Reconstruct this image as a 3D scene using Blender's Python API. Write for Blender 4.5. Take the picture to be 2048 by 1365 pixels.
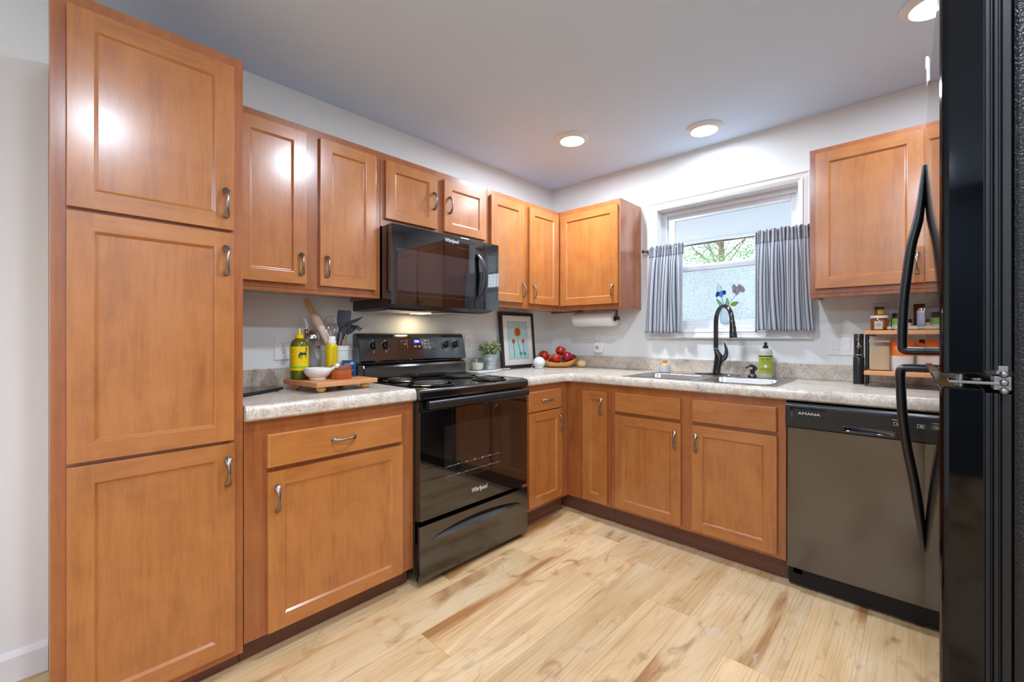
import bpy, bmesh, math, random
from mathutils import Vector, Matrix
random.seed(7)
for o in list(bpy.data.objects): bpy.data.objects.remove(o)
SC = bpy.context.scene
PI = math.pi

# ---------------------------------------------------------------- camera
cam_d = bpy.data.cameras.new('camera')
cam_d.sensor_width = 36.0
cam_d.lens = 874.22 / 2048 * 36.0
cam_d.shift_y = -(682.5 - 673.28) / 2048
cam_d.clip_start = 0.02
cam = bpy.data.objects.new('camera', cam_d)
SC.collection.objects.link(cam)
cam.location = (2.3548, -3.0158, 1.1765)
cam.rotation_euler = (PI / 2, 0, 0.7546)
SC.camera = cam

# ---------------------------------------------------------------- world, exposure
SC.view_settings.view_transform = 'Standard'
SC.view_settings.look = 'None'
SC.view_settings.gamma = 1.0
SC.view_settings.use_curve_mapping = False
SC.view_settings.exposure = 0.6
SC.cycles.use_denoising = True
SC.cycles.max_bounces = 10
SC.cycles.diffuse_bounces = 5
SC.cycles.glossy_bounces = 5
SC.cycles.transmission_bounces = 8
SC.cycles.transparent_max_bounces = 10
SC.cycles.caustics_reflective = False
SC.cycles.caustics_refractive = False
SC.cycles.sample_clamp_indirect = 6.0
LAMP_POWER = 14.0
SKY_STRENGTH = 0.75
w = bpy.data.worlds.new('daylight')
SC.world = w
w.use_nodes = True
wn = w.node_tree.nodes
sky = wn.new('ShaderNodeTexSky')
try:
    sky.sky_type = 'NISHITA'
except Exception:
    pass
sky.sun_elevation = math.radians(48)
sky.sun_rotation = math.radians(200)
sky.sun_disc = False
sky.air_density = 1.0
sky.dust_density = 2.0
hs = wn.new('ShaderNodeHueSaturation'); hs.inputs['Saturation'].default_value = .62
w.node_tree.links.new(sky.outputs[0], hs.inputs['Color'])
w.node_tree.links.new(hs.outputs[0], wn['Background'].inputs[0])
wn['Background'].inputs[1].default_value = SKY_STRENGTH

# ---------------------------------------------------------------- mesh helpers
class G:
    def __init__(s):
        s.v = []; s.f = []; s.mi = []; s.uv = None
    def add(s, vs, fs, mi=0):
        b = len(s.v)
        s.v += [tuple(p) for p in vs]
        s.f += [tuple(i + b for i in f) for f in fs]
        s.mi += [mi] * len(fs)
        return s
    def box(s, x0, x1, y0, y1, z0, z1, mi=0):
        vs = [(x, y, z) for z in (z0, z1) for y in (y0, y1) for x in (x0, x1)]
        return s.add(vs, [(0, 2, 3, 1), (4, 5, 7, 6), (0, 1, 5, 4), (2, 6, 7, 3), (0, 4, 6, 2), (1, 3, 7, 5)], mi)
    def loft(s, rings, cap=True, closed=False, mi=0):
        n = len(rings[0]); vs = [p for r in rings for p in r]; fs = []
        m = len(rings)
        for i in range(m if closed else m - 1):
            j = (i + 1) % m
            for k in range(n):
                l = (k + 1) % n
                fs.append((i * n + k, i * n + l, j * n + l, j * n + k))
        if cap and not closed:
            fs.append(tuple(range(n - 1, -1, -1))); fs.append(tuple((m - 1) * n + k for k in range(n)))
        return s.add(vs, fs, mi)
    def prism(s, poly, fn, a, b, mi=0):
        return s.loft([[fn(p, a) for p in poly], [fn(p, b) for p in poly]], mi=mi)
    def lathe(s, prof, c=(0, 0, 0), n=28, axis='z', mi=0, cap=True):
        rings = []
        for r, h in prof:
            ring = []
            for k in range(n):
                t = 2 * PI * k / n; a, b = r * math.cos(t), r * math.sin(t)
                p = (a, b, h) if axis == 'z' else ((h, a, b) if axis == 'x' else (a, h, b))
                ring.append((c[0] + p[0], c[1] + p[1], c[2] + p[2]))
            rings.append(ring)
        return s.loft(rings, cap=cap, mi=mi)
    def tube(s, pts, r, n=10, closed=False, mi=0, flat=1.0, up=(0, 0, 1)):
        pts = [Vector(p) for p in pts]; m = len(pts); rings = []
        rr = r if isinstance(r, (list, tuple)) else [r] * m
        prev = None
        for i in range(m):
            if closed: t = pts[(i + 1) % m] - pts[i - 1]
            else: t = pts[min(i + 1, m - 1)] - pts[max(i - 1, 0)]
            t.normalize()
            if prev is None:
                u = Vector(up)
                if abs(t.dot(u)) > .95: u = Vector((1, 0, 0))
                a = (u - t * t.dot(u)).normalized()
            else:
                a = (prev - t * t.dot(prev)).normalized()
            prev = a; b = t.cross(a)
            rings.append([tuple(pts[i] + a * (rr[i] * math.cos(2 * PI * k / n)) + b * (rr[i] * flat * math.sin(2 * PI * k / n))) for k in range(n)])
        return s.loft(rings, closed=closed, mi=mi)
    def cyl(s, p0, p1, r0, r1=None, n=20, mi=0):
        return s.tube([p0, p1], [r0, r0 if r1 is None else r1], n=n, mi=mi)
    def sphere(s, c, r, n=20, m=12, sc=(1, 1, 1), mi=0):
        rings = []
        for i in range(m + 1):
            a = PI * i / m; a = min(max(a, .02), PI - .02)
            rings.append([(c[0] + sc[0] * r * math.sin(a) * math.cos(2 * PI * k / n), c[1] + sc[1] * r * math.sin(a) * math.sin(2 * PI * k / n), c[2] - sc[2] * r * math.cos(a)) for k in range(n)])
        return s.loft(rings, mi=mi)

WL = {}
def coll(o): SC.collection.objects.link(o)
def thing(name, label=None, cat=None, loc=(0, 0, 0), rz=0, group=None, kind=None):
    o = bpy.data.objects.new(name, None); o.empty_display_size = .02; coll(o)
    o.location = loc; o.rotation_euler = (0, 0, rz)
    tag(o, label, cat, group, kind); WL[o.name] = Vector(loc)
    return o
def tag(o, label=None, cat=None, group=None, kind=None):
    if label: o['label'] = label
    if cat: o['category'] = cat
    if group: o['group'] = group
    if kind: o['kind'] = kind
    return o
def mesh(name, g, smooth=False):
    me = bpy.data.meshes.new(name)
    me.from_pydata(g.v, [], g.f)
    if g.mi and max(g.mi) > 0: me.polygons.foreach_set('material_index', g.mi)
    if g.uv:
        ul = me.uv_layers.new(name='UVMap')
        for lp in me.loops: ul.data[lp.index].uv = g.uv[lp.vertex_index]
    bm = bmesh.new(); bm.from_mesh(me); bmesh.ops.recalc_face_normals(bm, faces=bm.faces)
    if smooth:
        for f in bm.faces: f.smooth = True
    bm.to_mesh(me); bm.free(); me.update()
    return me
def obj(name, g, m, parent=None, smooth=False, bevel=0, world=True, label=None, kind=None, seg=2, sharp=None):
    """one mesh object; with world=True the coordinates in g are room coordinates"""
    off = WL[parent.name] if (parent is not None and world) else Vector((0, 0, 0))
    if off.length: g.v = [tuple(Vector(p) - off) for p in g.v]
    me = mesh(name, g, smooth)
    for x in (m if isinstance(m, (list, tuple)) else [m]): me.materials.append(x)
    o = bpy.data.objects.new(name, me); coll(o)
    if parent is not None: o.parent = parent
    WL[o.name] = off
    if smooth and sharp is None: sharp = 40
    if sharp:
        try: me.set_sharp_from_angle(angle=math.radians(sharp))
        except Exception: pass
    if bevel:
        b = o.modifiers.new('edge', 'BEVEL'); b.width = bevel; b.segments = seg; b.limit_method = 'ANGLE'; b.angle_limit = math.radians(35); b.harden_normals = False
    if label: o['label'] = label
    if kind: o['kind'] = kind
    return o
def copy_tree(o, parent=None):
    c = o.copy(); coll(c); WL[c.name] = WL.get(o.name, Vector())
    if parent is not None: c.parent = parent
    for ch in list(o.children): copy_tree(ch, c)
    return c
_txt = {}
def text_mesh(body, size, depth=.0004):
    cu = bpy.data.curves.new('lettering', 'FONT'); cu.body = body; cu.size = size; cu.extrude = depth
    cu.align_x = 'CENTER'; cu.align_y = 'CENTER'; cu.resolution_u = 3
    t = bpy.data.objects.new('lettering', cu); coll(t)
    bpy.context.view_layer.update()
    me = bpy.data.meshes.new_from_object(t.evaluated_get(bpy.context.evaluated_depsgraph_get()))
    bpy.data.objects.remove(t); bpy.data.curves.remove(cu)
    return me
def lettering(name, body, size, m, parent, X, Y, pos, world=True, sx=1.0, cyl=None, shear=0):
    """flat letters: X reading direction, Y letter-up, pos centre"""
    me = text_mesh(body, size)
    X = Vector(X).normalized(); Y = Vector(Y).normalized(); N = X.cross(Y); P = Vector(pos)
    off = WL[parent.name] if world else Vector()
    for v in me.vertices:
        x, y, z = v.co; x = x * sx + shear * y
        if cyl:
            a = x / cyl
            v.co = P + X * (cyl * math.sin(a)) + Y * y + N * (cyl * math.cos(a) - cyl + z) - off
        else:
            v.co = P + X * x + Y * y + N * z - off
    me.materials.clear(); me.materials.append(m); me.name = name
    o = bpy.data.objects.new(name, me); coll(o); o.parent = parent; WL[o.name] = WL[parent.name]
    return o

# ---------------------------------------------------------------- materials
def lin(c):
    if isinstance(c, str):
        c = [int(c[i:i + 2], 16) / 255 for i in (0, 2, 4)]
        return tuple(x / 12.92 if x <= .04045 else ((x + .055) / 1.055) ** 2.4 for x in c) + (1,)
    return tuple(c) + (1,)
def mat(name, col='808080', rough=.5, metal=0, spec=.5, trans=0, emit=None, es=0, coat=0, ior=1.45, alpha=1, sheen=0):
    m = bpy.data.materials.new(name); m.use_nodes = True
    b = m.node_tree.nodes['Principled BSDF']
    b.inputs['Base Color'].default_value = lin(col)
    b.inputs['Roughness'].default_value = rough
    b.inputs['Metallic'].default_value = metal
    b.inputs['Specular IOR Level'].default_value = spec
    b.inputs['Transmission Weight'].default_value = trans
    b.inputs['IOR'].default_value = ior
    b.inputs['Coat Weight'].default_value = coat
    b.inputs['Coat Roughness'].default_value = .08
    if emit:
        b.inputs['Emission Color'].default_value = lin(emit); b.inputs['Emission Strength'].default_value = es
    return m
class N:
    """small node-tree writer"""
    def __init__(s, m): s.t = m.node_tree; s.n = s.t.nodes; s.b = s.n.get('Principled BSDF')
    def new(s, t, **k):
        n = s.n.new(t)
        for a, v in k.items(): setattr(n, a, v)
        return n
    def ln(s, a, b): s.t.links.new(a, b)
    def coords(s, scale=(1, 1, 1), kind='Object', loc=(0, 0, 0), rot=(0, 0, 0)):
        tc = s.new('ShaderNodeTexCoord'); mp = s.new('ShaderNodeMapping')
        mp.inputs['Scale'].default_value = scale; mp.inputs['Location'].default_value = loc; mp.inputs['Rotation'].default_value = rot
        s.ln(tc.outputs[kind], mp.inputs[0]); return mp.outputs[0]
    def noise(s, vec, scale=5, detail=4, rough=.55, dist=0):
        n = s.new('ShaderNodeTexNoise'); n.inputs['Scale'].default_value = scale; n.inputs['Detail'].default_value = detail
        n.inputs['Roughness'].default_value = rough; n.inputs['Distortion'].default_value = dist
        if vec is not None: s.ln(vec, n.inputs['Vector'])
        return n.outputs['Fac']
    def ramp(s, fac, stops):
        r = s.new('ShaderNodeValToRGB'); e = r.color_ramp.elements
        e[0].position, e[0].color = stops[0][0], lin(stops[0][1]); e[1].position, e[1].color = stops[-1][0], lin(stops[-1][1])
        for p, c in stops[1:-1]:
            q = e.new(p); q.color = lin(c)
        s.ln(fac, r.inputs[0]); return r.outputs[0]
    def mix(s, a, b, fac=.5, mode='MIX'):
        n = s.new('ShaderNodeMix', data_type='RGBA', blend_type=mode)
        for val, i in ((fac, 0), (a, 6), (b, 7)):
            if hasattr(val, 'is_linked') or hasattr(val, 'links'): s.ln(val, n.inputs[i])
            elif i == 0: n.inputs[0].default_value = val
            else: n.inputs[i].default_value = lin(val)
        return n.outputs[2]
    def math(s, op, a, b=0.0, c=0.0):
        n = s.new('ShaderNodeMath', operation=op)
        for i, x in enumerate((a, b, c)):
            if hasattr(x, 'links'): s.ln(x, n.inputs[i])
            else: n.inputs[i].default_value = x
        return n.outputs[0]
    def bump(s, h, strength=.1, dist=.01):
        n = s.new('ShaderNodeBump'); n.inputs['Strength'].default_value = strength; n.inputs['Distance'].default_value = dist
        s.ln(h, n.inputs['Height']); s.ln(n.outputs[0], s.b.inputs['Normal'])

def wood(name, grain, stops, rough=.34, bump=.04, coat=.0):
    m = mat(name, rough=rough, coat=coat); m.node_tree.nodes['Principled BSDF'].inputs['Coat Roughness'].default_value = .2; k = N(m)
    sc = {'z': (9, 9, .9), 'h': (.9, .9, 9), 'x': (.9, 9, 9), 'y': (9, .9, 9)}[grain]
    v = k.coords(sc)
    oi = k.new('ShaderNodeObjectInfo')
    off = k.new('ShaderNodeVectorMath', operation='ADD')
    cmb = k.new('ShaderNodeCombineXYZ')
    r10 = k.math('MULTIPLY', oi.outputs['Random'], 17.0)
    k.ln(r10, cmb.inputs[0]); k.ln(r10, cmb.inputs[1]); k.ln(r10, cmb.inputs[2])
    k.ln(v, off.inputs[0]); k.ln(cmb.outputs[0], off.inputs[1]); v2 = off.outputs[0]
    a = k.noise(v2, 1.1, 5, .6, 1.2)
    b = k.noise(v2, 9, 4, .7, .3)
    blot = k.noise(k.coords((1, 1, 1)), 7, 3, .6, .5)
    f = k.math('ADD', k.math('MULTIPLY', a, .40), k.math('ADD', k.math('MULTIPLY', b, .32), k.math('MULTIPLY', blot, .28)))
    c = k.ramp(f, stops)
    hv = k.new('ShaderNodeHueSaturation')
    k.ln(c, hv.inputs['Color'])
    k.ln(k.math('ADD', k.math('MULTIPLY', oi.outputs['Random'], .12), .94), hv.inputs['Value'])
    k.ln(hv.outputs[0], k.b.inputs['Base Color'])
    k.bump(b, bump, .002)
    return m
CAB = [(.3, '935526'), (.5, 'b26d34'), (.72, 'c28144')]
M = {}
M['wood_v'] = wood('maple_vertical', 'z', CAB, rough=.3, coat=1.0)
M['wood_h'] = wood('maple_horizontal', 'h', CAB, rough=.3, coat=1.0)
M['frame_v'] = wood('maple_frame', 'z', [(.3, '844620'), (.5, 'a15b2d'), (.72, 'b06e3c')], rough=.3, coat=1.0)
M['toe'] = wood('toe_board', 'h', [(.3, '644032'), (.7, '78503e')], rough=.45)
M['cab_in'] = wood('cabinet_underside', 'h', [(.3, '8a5a34'), (.7, '9c6a40')], rough=.5)
M['board'] = wood('acacia_board', 'y', [(.3, 'b06e40'), (.5, 'c88a58'), (.75, 'd9a070')], rough=.5)
M['lightwood'] = wood('beech', 'z', [(.3, 'd8b488'), (.7, 'e6c8a0')], rough=.5)
M['pinwood'] = wood('pale_maple', 'z', [(.3, 'd8c0a8'), (.7, 'e4d0ba')], rough=.6)
M['handwood'] = wood('handle_wood', 'z', [(.3, 'cf9a58'), (.7, 'e0b070')], rough=.5)
M['bowlwood'] = wood('bowl_wood', 'h', [(.3, 'b87838'), (.5, 'd09048'), (.75, 'dca058')], rough=.4)
M['redwood'] = wood('salt_cellar_wood', 'h', [(.3, '9c4a20'), (.5, 'b86028'), (.75, 'c87034')], rough=.45)
M['redwood_dark'] = wood('salt_cellar_lid_wood', 'h', [(.3, '7a3a24'), (.7, '8f4a30')], rough=.45)
M['shelfwood'] = wood('bamboo_shelf', 'x', [(.3, 'd09060'), (.7, 'e0a878')], rough=.45)

def plaster(name, col, rough, bs=.05):
    m = mat(name, col, rough, spec=.3); k = N(m)
    k.bump(k.noise(k.coords((1, 1, 1)), 260, 3, .6), bs, .002); return m
M['wall'] = plaster('wall_paint', 'eaeae7', .55)
M['wall_dark'] = plaster('darkened_rear_wall_paint', '4a525c', .55)  # unseen rear wall, darkened to dim its reflection in the fridge
M['ceiling'] = plaster('ceiling_paint', 'd6e9ff', .7)  # white ceiling, cool light put into the colour as a blue tint
M['trim'] = mat('white_trim', 'e8e6e4', .35)
M['vinyl'] = mat('white_vinyl', 'e6e7ea', .3)
M['plastic_w'] = mat('white_plastic', 'f2f0ec', .3)
M['slot'] = mat('dark_slot', '2a2624', .6)

# floor: vinyl oak planks running along y
def floor_mat():
    m = mat('oak_plank_floor', rough=.42, spec=.4); k = N(m)
    tc = k.new('ShaderNodeTexCoord'); sp = k.new('ShaderNodeSeparateXYZ'); k.ln(tc.outputs['Object'], sp.inputs[0])
    W, L = .182, 1.22
    px = k.math('DIVIDE', sp.outputs[0], W); ix = k.math('FLOOR', px); fx = k.math('FRACT', px)
    wn1 = k.new('ShaderNodeTexWhiteNoise', noise_dimensions='1D'); k.ln(ix, wn1.inputs['W'])
    py = k.math('ADD', k.math('DIVIDE', sp.outputs[1], L), k.math('MULTIPLY', wn1.outputs['Value'], 3.0))
    iy = k.math('FLOOR', py); fy = k.math('FRACT', py)
    cb = k.new('ShaderNodeCombineXYZ'); k.ln(ix, cb.inputs[0]); k.ln(iy, cb.inputs[1])
    wn2 = k.new('ShaderNodeTexWhiteNoise', noise_dimensions='2D'); k.ln(cb.outputs[0], wn2.inputs['Vector'])
    idc = wn2.outputs['Color']
    sc = k.new('ShaderNodeVectorMath', operation='MULTIPLY'); sc.inputs[1].default_value = (37, 23, 51); k.ln(idc, sc.inputs[0])
    ad = k.new('ShaderNodeVectorMath', operation='ADD'); k.ln(tc.outputs['Object'], ad.inputs[0]); k.ln(sc.outputs[0], ad.inputs[1])
    def st(v):
        q = k.new('ShaderNodeVectorMath', operation='MULTIPLY'); q.inputs[1].default_value = v; k.ln(ad.outputs[0], q.inputs[0]); return q.outputs[0]
    fine = k.noise(st((95, 1.5, 10)), 1.6, 5, .6, .25)
    # cathedral figure: rings of a stretched, distorted field
    big = k.noise(st((5.0, 1.0, 1)), 1.2, 2, .5, .4)
    ring = k.math('FRACT', k.math('MULTIPLY', big, 13.0))
    ring = k.math('ABSOLUTE', k.math('SUBTRACT', ring, .5))
    blot = k.noise(st((5.0, 1.1, 1)), 1.0, 3, .55, .7)
    knot = k.noise(st((7, 3.2, 1)), 1.1, 3, .55, 1.6)
    base = k.ramp(blot, [(.28, 'c69e70'), (.42, 'd5b080'), (.56, 'dcba8e'), (.72, 'e2c69e')])
    g1 = k.ramp(fine, [(.30, 'a88460'), (.52, 'ffffff')])
    c = k.mix(base, g1, .36, 'MULTIPLY')
    g2 = k.ramp(ring, [(.0, 'c09872'), (.16, 'ffffff')])
    rm = k.ramp(k.noise(st((3, .9, 1)), 1.0, 2), [(.5, '000000'), (.62, 'ffffff')])
    c = k.mix(c, k.mix('ffffff', g2, rm), .22, 'MULTIPLY')
    dk = k.ramp(knot, [(.60, 'ffffff'), (.76, 'b8967a')])
    c = k.mix(c, dk, .7, 'MULTIPLY')
    st2 = k.ramp(k.noise(st((4.2, .85, 1)), 1.0, 4, .58, .9), [(.54, 'ffffff'), (.64, 'c09a70'), (.76, '9c7850')])
    c = k.mix(c, st2, .85, 'MULTIPLY')
    pale = k.ramp(k.noise(st((9, 5, 1)), 1.3, 3, .6, 1.0), [(.68, '000000'), (.76, 'ffffff')])
    c = k.mix(c, 'd8ccc0', k.math('MULTIPLY', pale, .5))
    hv = k.new('ShaderNodeHueSaturation'); k.ln(c, hv.inputs['Color'])
    k.ln(k.math('ADD', k.math('MULTIPLY', wn2.outputs['Value'], .28), .86), hv.inputs['Value'])
    # seams
    ex = k.math('MINIMUM', fx, k.math('SUBTRACT', 1.0, fx)); ey = k.math('MINIMUM', fy, k.math('SUBTRACT', 1.0, fy))
    sx = k.math('LESS_THAN', ex, .0045); sy = k.math('LESS_THAN', ey, .0008)
    seam = k.math('MAXIMUM', sx, sy)
    c2 = k.mix(hv.outputs[0], '9a7048', k.math('MULTIPLY', seam, .55))
    k.ln(c2, k.b.inputs['Base Color'])
    k.bump(k.math('SUBTRACT', fine, k.math('MULTIPLY', seam, 1.0)), .08, .001)
    return m
M['floor'] = floor_mat()

def counter_mat():
    m = mat('speckled_laminate', rough=.3, spec=.5); k = N(m)
    v = k.coords((1, 1, 1))
    big = k.noise(v, 5, 5, .65, 1.2)
    c = k.ramp(big, [(.3, 'a89a8c'), (.44, 'cdc1b2'), (.56, 'dacebf'), (.70, 'bfa68f')])
    # brown veins
    vein = k.noise(v, 12, 6, .7, 2.2)
    vb = k.math('ABSOLUTE', k.math('SUBTRACT', vein, .5))
    c = k.mix(c, k.ramp(vb, [(.0, '8a7464'), (.035, 'ffffff')]), .42, 'MULTIPLY')
    sp = k.noise(v, 95, 3, .7, .6)
    msk = k.noise(v, 9, 3, .6)
    spm = k.math('MULTIPLY', k.ramp(sp, [(.60, '000000'), (.68, 'ffffff')]), k.ramp(msk, [(.4, '000000'), (.62, 'ffffff')]))
    c = k.mix(c, '5f5046', k.math('MULTIPLY', spm, .8))
    sp2 = k.noise(v, 150, 2, .6, 0)
    c = k.mix(c, k.ramp(sp2, [(.34, 'b0a294'), (.46, 'ffffff')]), .4, 'MULTIPLY')
    k.ln(c, k.b.inputs['Base Color'])
    return m
M['counter'] = counter_mat()

# appliances
def black_gloss(name, col='0c0c0d', rough=.1, bs=0, bscale=40):
    m = mat(name, col, rough, spec=.85, ior=1.7)
    if bs:
        k = N(m); k.bump(k.noise(k.coords((1, 1, 1)), bscale, 2, .5), bs, .004)
    return m
M['black'] = black_gloss('black_enamel', '0d0d0e', .12)
M['black_glass'] = black_gloss('black_glass', '070708', .03)
M['oven_window'] = black_gloss('oven_window_glass', '1e1a1a', .04)
M['mw_window'] = black_gloss('microwave_screen', '2a282e', .05)
M['black_satin'] = mat('black_satin_plastic', '121214', .34, ior=1.6)
M['black_matte'] = mat('black_matte', '0d0d0f', .6)
M['dw_panel'] = mat('black_dishwasher_panel', '26160b', .17, spec=.8, ior=1.8)
M['fridge'] = black_gloss('black_fridge_enamel', '040507', .05, .008, 26); M['fridge'].node_tree.nodes['Principled BSDF'].inputs['Specular IOR Level'].default_value = .4; M['fridge'].node_tree.nodes['Principled BSDF'].inputs['IOR'].default_value = 1.45
M['fridge_side'] = mat('black_textured_steel', '0a0b0d', .28)
_k = N(M['fridge_side']); _k.bump(_k.noise(_k.coords((1, 1, 1)), 300, 2, .5), .55, .003)
M['gasket'] = mat('grey_rubber', '101114', .4)
M['chrome'] = mat('chrome', 'd8d8da', .12, 1)
M['steel'] = mat('brushed_steel', 'b8b4b0', .28, 1)
M['pewter'] = mat('antique_pewter', '8e8682', .26, 1)
M['pewter'].node_tree.nodes['Principled BSDF'].inputs['Specular IOR Level'].default_value = .5
M['coil'] = mat('burner_coil', '4a4745', .45, .6)
M['drip'] = mat('drip_pan', '1c1b1b', .2, .5)
M['oil_bronze'] = mat('dark_bronze_faucet', '0c0d10', .16, .0, spec=.9, coat=.5)
M['white_print'] = mat('white_print', 'e8e6e4', .5)
M['clock'] = mat('clock_blue', '102080', .3, emit='2a50ff', es=.9)
M['clock_digit'] = mat('clock_digits', 'ffffff', .3, emit='d8e8ff', es=1.6)

def clear_glass(name, tint='ffffff', refl=.04):
    m = bpy.data.materials.new(name); m.use_nodes = True; t = m.node_tree; n = t.nodes
    n.remove(n['Principled BSDF'])
    tr = n.new('ShaderNodeBsdfTransparent'); tr.inputs[0].default_value = lin(tint)
    gl = n.new('ShaderNodeBsdfGlossy'); gl.inputs['Roughness'].default_value = .02
    lw = n.new('ShaderNodeMapRange'); lf_ = n.new('ShaderNodeLayerWeight'); lf_.inputs[0].default_value = .5; pw_ = n.new('ShaderNodeMath'); pw_.operation = 'POWER'; pw_.inputs[1].default_value = 4.5; t.links.new(lf_.outputs['Facing'], pw_.inputs[0]); t.links.new(pw_.outputs[0], lw.inputs[0]); lw.inputs[3].default_value = .04; lw.inputs[4].default_value = .9
    mx = n.new('ShaderNodeMixShader')
    t.links.new(lw.outputs[0], mx.inputs[0]); t.links.new(tr.outputs[0], mx.inputs[1]); t.links.new(gl.outputs[0], mx.inputs[2])
    t.links.new(mx.outputs[0], n['Material Output'].inputs[0]); return m
M['pane'] = clear_glass('window_glass', 'fbfcfc')
M['jar_glass'] = clear_glass('jar_glass', 'f6f8f7')
M['green_glass'] = clear_glass('green_bottle_glass', '9aa860')
def frosted():
    m = bpy.data.materials.new('frosted_glass'); m.use_nodes = True; t = m.node_tree; n = t.nodes
    n.remove(n['Principled BSDF'])
    k = N(m)
    v = k.coords((1, 1, 2.6)); h = k.noise(v, 75, 3, .65, .8)
    bp = n.new('ShaderNodeBump'); bp.inputs['Strength'].default_value = .9; bp.inputs['Distance'].default_value = .01; t.links.new(h, bp.inputs['Height'])
    tl = n.new('ShaderNodeBsdfTranslucent')
    c = k.ramp(h, [(.34, 'c4d0d6'), (.46, 'eef3f5'), (.6, 'fafbfb')]); t.links.new(c, tl.inputs[0])
    tr = n.new('ShaderNodeBsdfRefraction'); tr.inputs['Roughness'].default_value = .45; tr.inputs['IOR'].default_value = 1.15; t.links.new(c, tr.inputs[0])
    t.links.new(bp.outputs[0], tr.inputs['Normal']); t.links.new(bp.outputs[0], tl.inputs['Normal'])
    m1 = n.new('ShaderNodeMixShader'); m1.inputs[0].default_value = .5
    t.links.new(tl.outputs[0], m1.inputs[1]); t.links.new(tr.outputs[0], m1.inputs[2])
    gl = n.new('ShaderNodeBsdfGlossy'); gl.inputs['Roughness'].default_value = .3
    m2 = n.new('ShaderNodeMixShader'); m2.inputs[0].default_value = .05
    t.links.new(m1.outputs[0], m2.inputs[1]); t.links.new(gl.outputs[0], m2.inputs[2])
    t.links.new(m2.outputs[0], n['Material Output'].inputs[0]); return m
M['frosted'] = frosted()
def stained(name, col):
    m = bpy.data.materials.new(name); m.use_nodes = True; t = m.node_tree; n = t.nodes
    b = n['Principled BSDF']; b.inputs['Base Color'].default_value = lin(col); b.inputs['Roughness'].default_value = .2
    tl = n.new('ShaderNodeBsdfTransparent'); tl.inputs[0].default_value = lin(col)
    mx = n.new('ShaderNodeMixShader'); mx.inputs[0].default_value = .3
    t.links.new(tl.outputs[0], mx.inputs[1]); t.links.new(b.outputs[0], mx.inputs[2]); t.links.new(mx.outputs[0], n['Material Output'].inputs[0]); return m
for nm, c in (('blue', '2a62c0'), ('sky', '78b0e4'), ('white', 'e8eef0'), ('mauve', 'c4b4bc'), ('green', '98d8a8'), ('lime', '9cc850'), ('clear', 'dfeaf0')): M['st_' + nm] = stained('stained_glass_' + nm, c)
def curtain_mat():
    m = bpy.data.materials.new('ticking_stripe_cotton'); m.use_nodes = True; k = N(m); t = m.node_tree; n = t.nodes
    uv = k.new('ShaderNodeTexCoord'); sp = k.new('ShaderNodeSeparateXYZ'); k.ln(uv.outputs['UV'], sp.inputs[0])
    u = sp.outputs[0]
    def stripe(per, width, ph=0.0):
        f = k.math('FRACT', k.math('ADD', k.math('DIVIDE', u, per), ph)); d = k.math('ABSOLUTE', k.math('SUBTRACT', f, .5))
        return k.math('LESS_THAN', d, width / 2)
    a = stripe(.0190, .31); 
    b1 = stripe(.0190, .07, .30); b2 = stripe(.0190, .07, .70)
    s = k.math('MAXIMUM', a, k.math('MAXIMUM', b1, b2))
    c = k.mix('f4f1ec', '74747e', s)
    k.ln(c, k.b.inputs['Base Color']); k.b.inputs['Roughness'].default_value = .9; k.b.inputs['Specular IOR Level'].default_value = .1
    tl = n.new('ShaderNodeBsdfTranslucent'); k.ln(k.mix('f6fafe', '8492b0', s), tl.inputs[0])
    mx = n.new('ShaderNodeMixShader'); mx.inputs[0].default_value = .68
    k.ln(k.b.outputs[0], mx.inputs[1]); k.ln(tl.outputs[0], mx.inputs[2]); k.ln(mx.outputs[0], n['Material Output'].inputs[0]); return m
M['curtain'] = curtain_mat()
M['paper'] = mat('paper_towel_white', 'e8e4de', .9, spec=.1)
M['card'] = mat('cardboard', 'a07850', .8)
M['marble'] = mat('white_marble', 'dedbd6', .3)
_k = N(M['marble']); _k.ln(_k.ramp(_k.noise(_k.coords((1, 1, 1)), 16, 6, .7, 2), [(.35, 'b8b4ae'), (.5, 'dedbd6'), (.7, 'e8e6e2')]), _k.b.inputs['Base Color'])
M['ceramic'] = mat('white_ceramic', 'e4e2dc', .22)
M['stoneware'] = mat('pale_stoneware', 'dcdad4', .3)
M['galv'] = mat('galvanised_metal', 'aab0b0', .45, .5)
M['leaf'] = mat('boxwood_leaf', '7f9a58', .5)
_k = N(M['leaf']); _k.ln(_k.ramp(_k.noise(_k.coords((1, 1, 1)), 60, 2), [(.33, '58733c'), (.47, '98b068'), (.62, 'd4dcb0')]), _k.b.inputs['Base Color'])
M['wax'] = mat('white_wax', 'eae4da', .5)
M['apple'] = mat('red_apple', 'b02418', .22)
_k = N(M['apple']); _k.ln(_k.ramp(_k.noise(_k.coords((26, 26, 8)), 1.4, 4, .6, .6), [(.34, '8c0f14'), (.52, 'b52a1c'), (.68, 'd0582c'), (.82, 'd89048')]), _k.b.inputs['Base Color'])
M['apple_dark'] = mat('dark_red_apple', '8a1428', .2)
_k = N(M['apple_dark']); _k.ln(_k.ramp(_k.noise(_k.coords((26, 26, 8)), 1.4, 4, .6, .6), [(.3, '6a0c1c'), (.55, '94182c'), (.78, 'b84048')]), _k.b.inputs['Base Color'])
M['onion'] = mat('onion_skin', 'd8b888', .35)
_k = N(M['onion']); _k.ln(_k.ramp(_k.noise(_k.coords((40, 40, 4)), 1, 4), [(.35, 'c09050'), (.6, 'e0c494')]), _k.b.inputs['Base Color'])
M['speaker'] = mat('white_knit_fabric', 'd8d6d4', .9)
_k = N(M['speaker']); _k.bump(_k.noise(_k.coords((1, 1, 1)), 500, 2), .5, .001)
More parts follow.
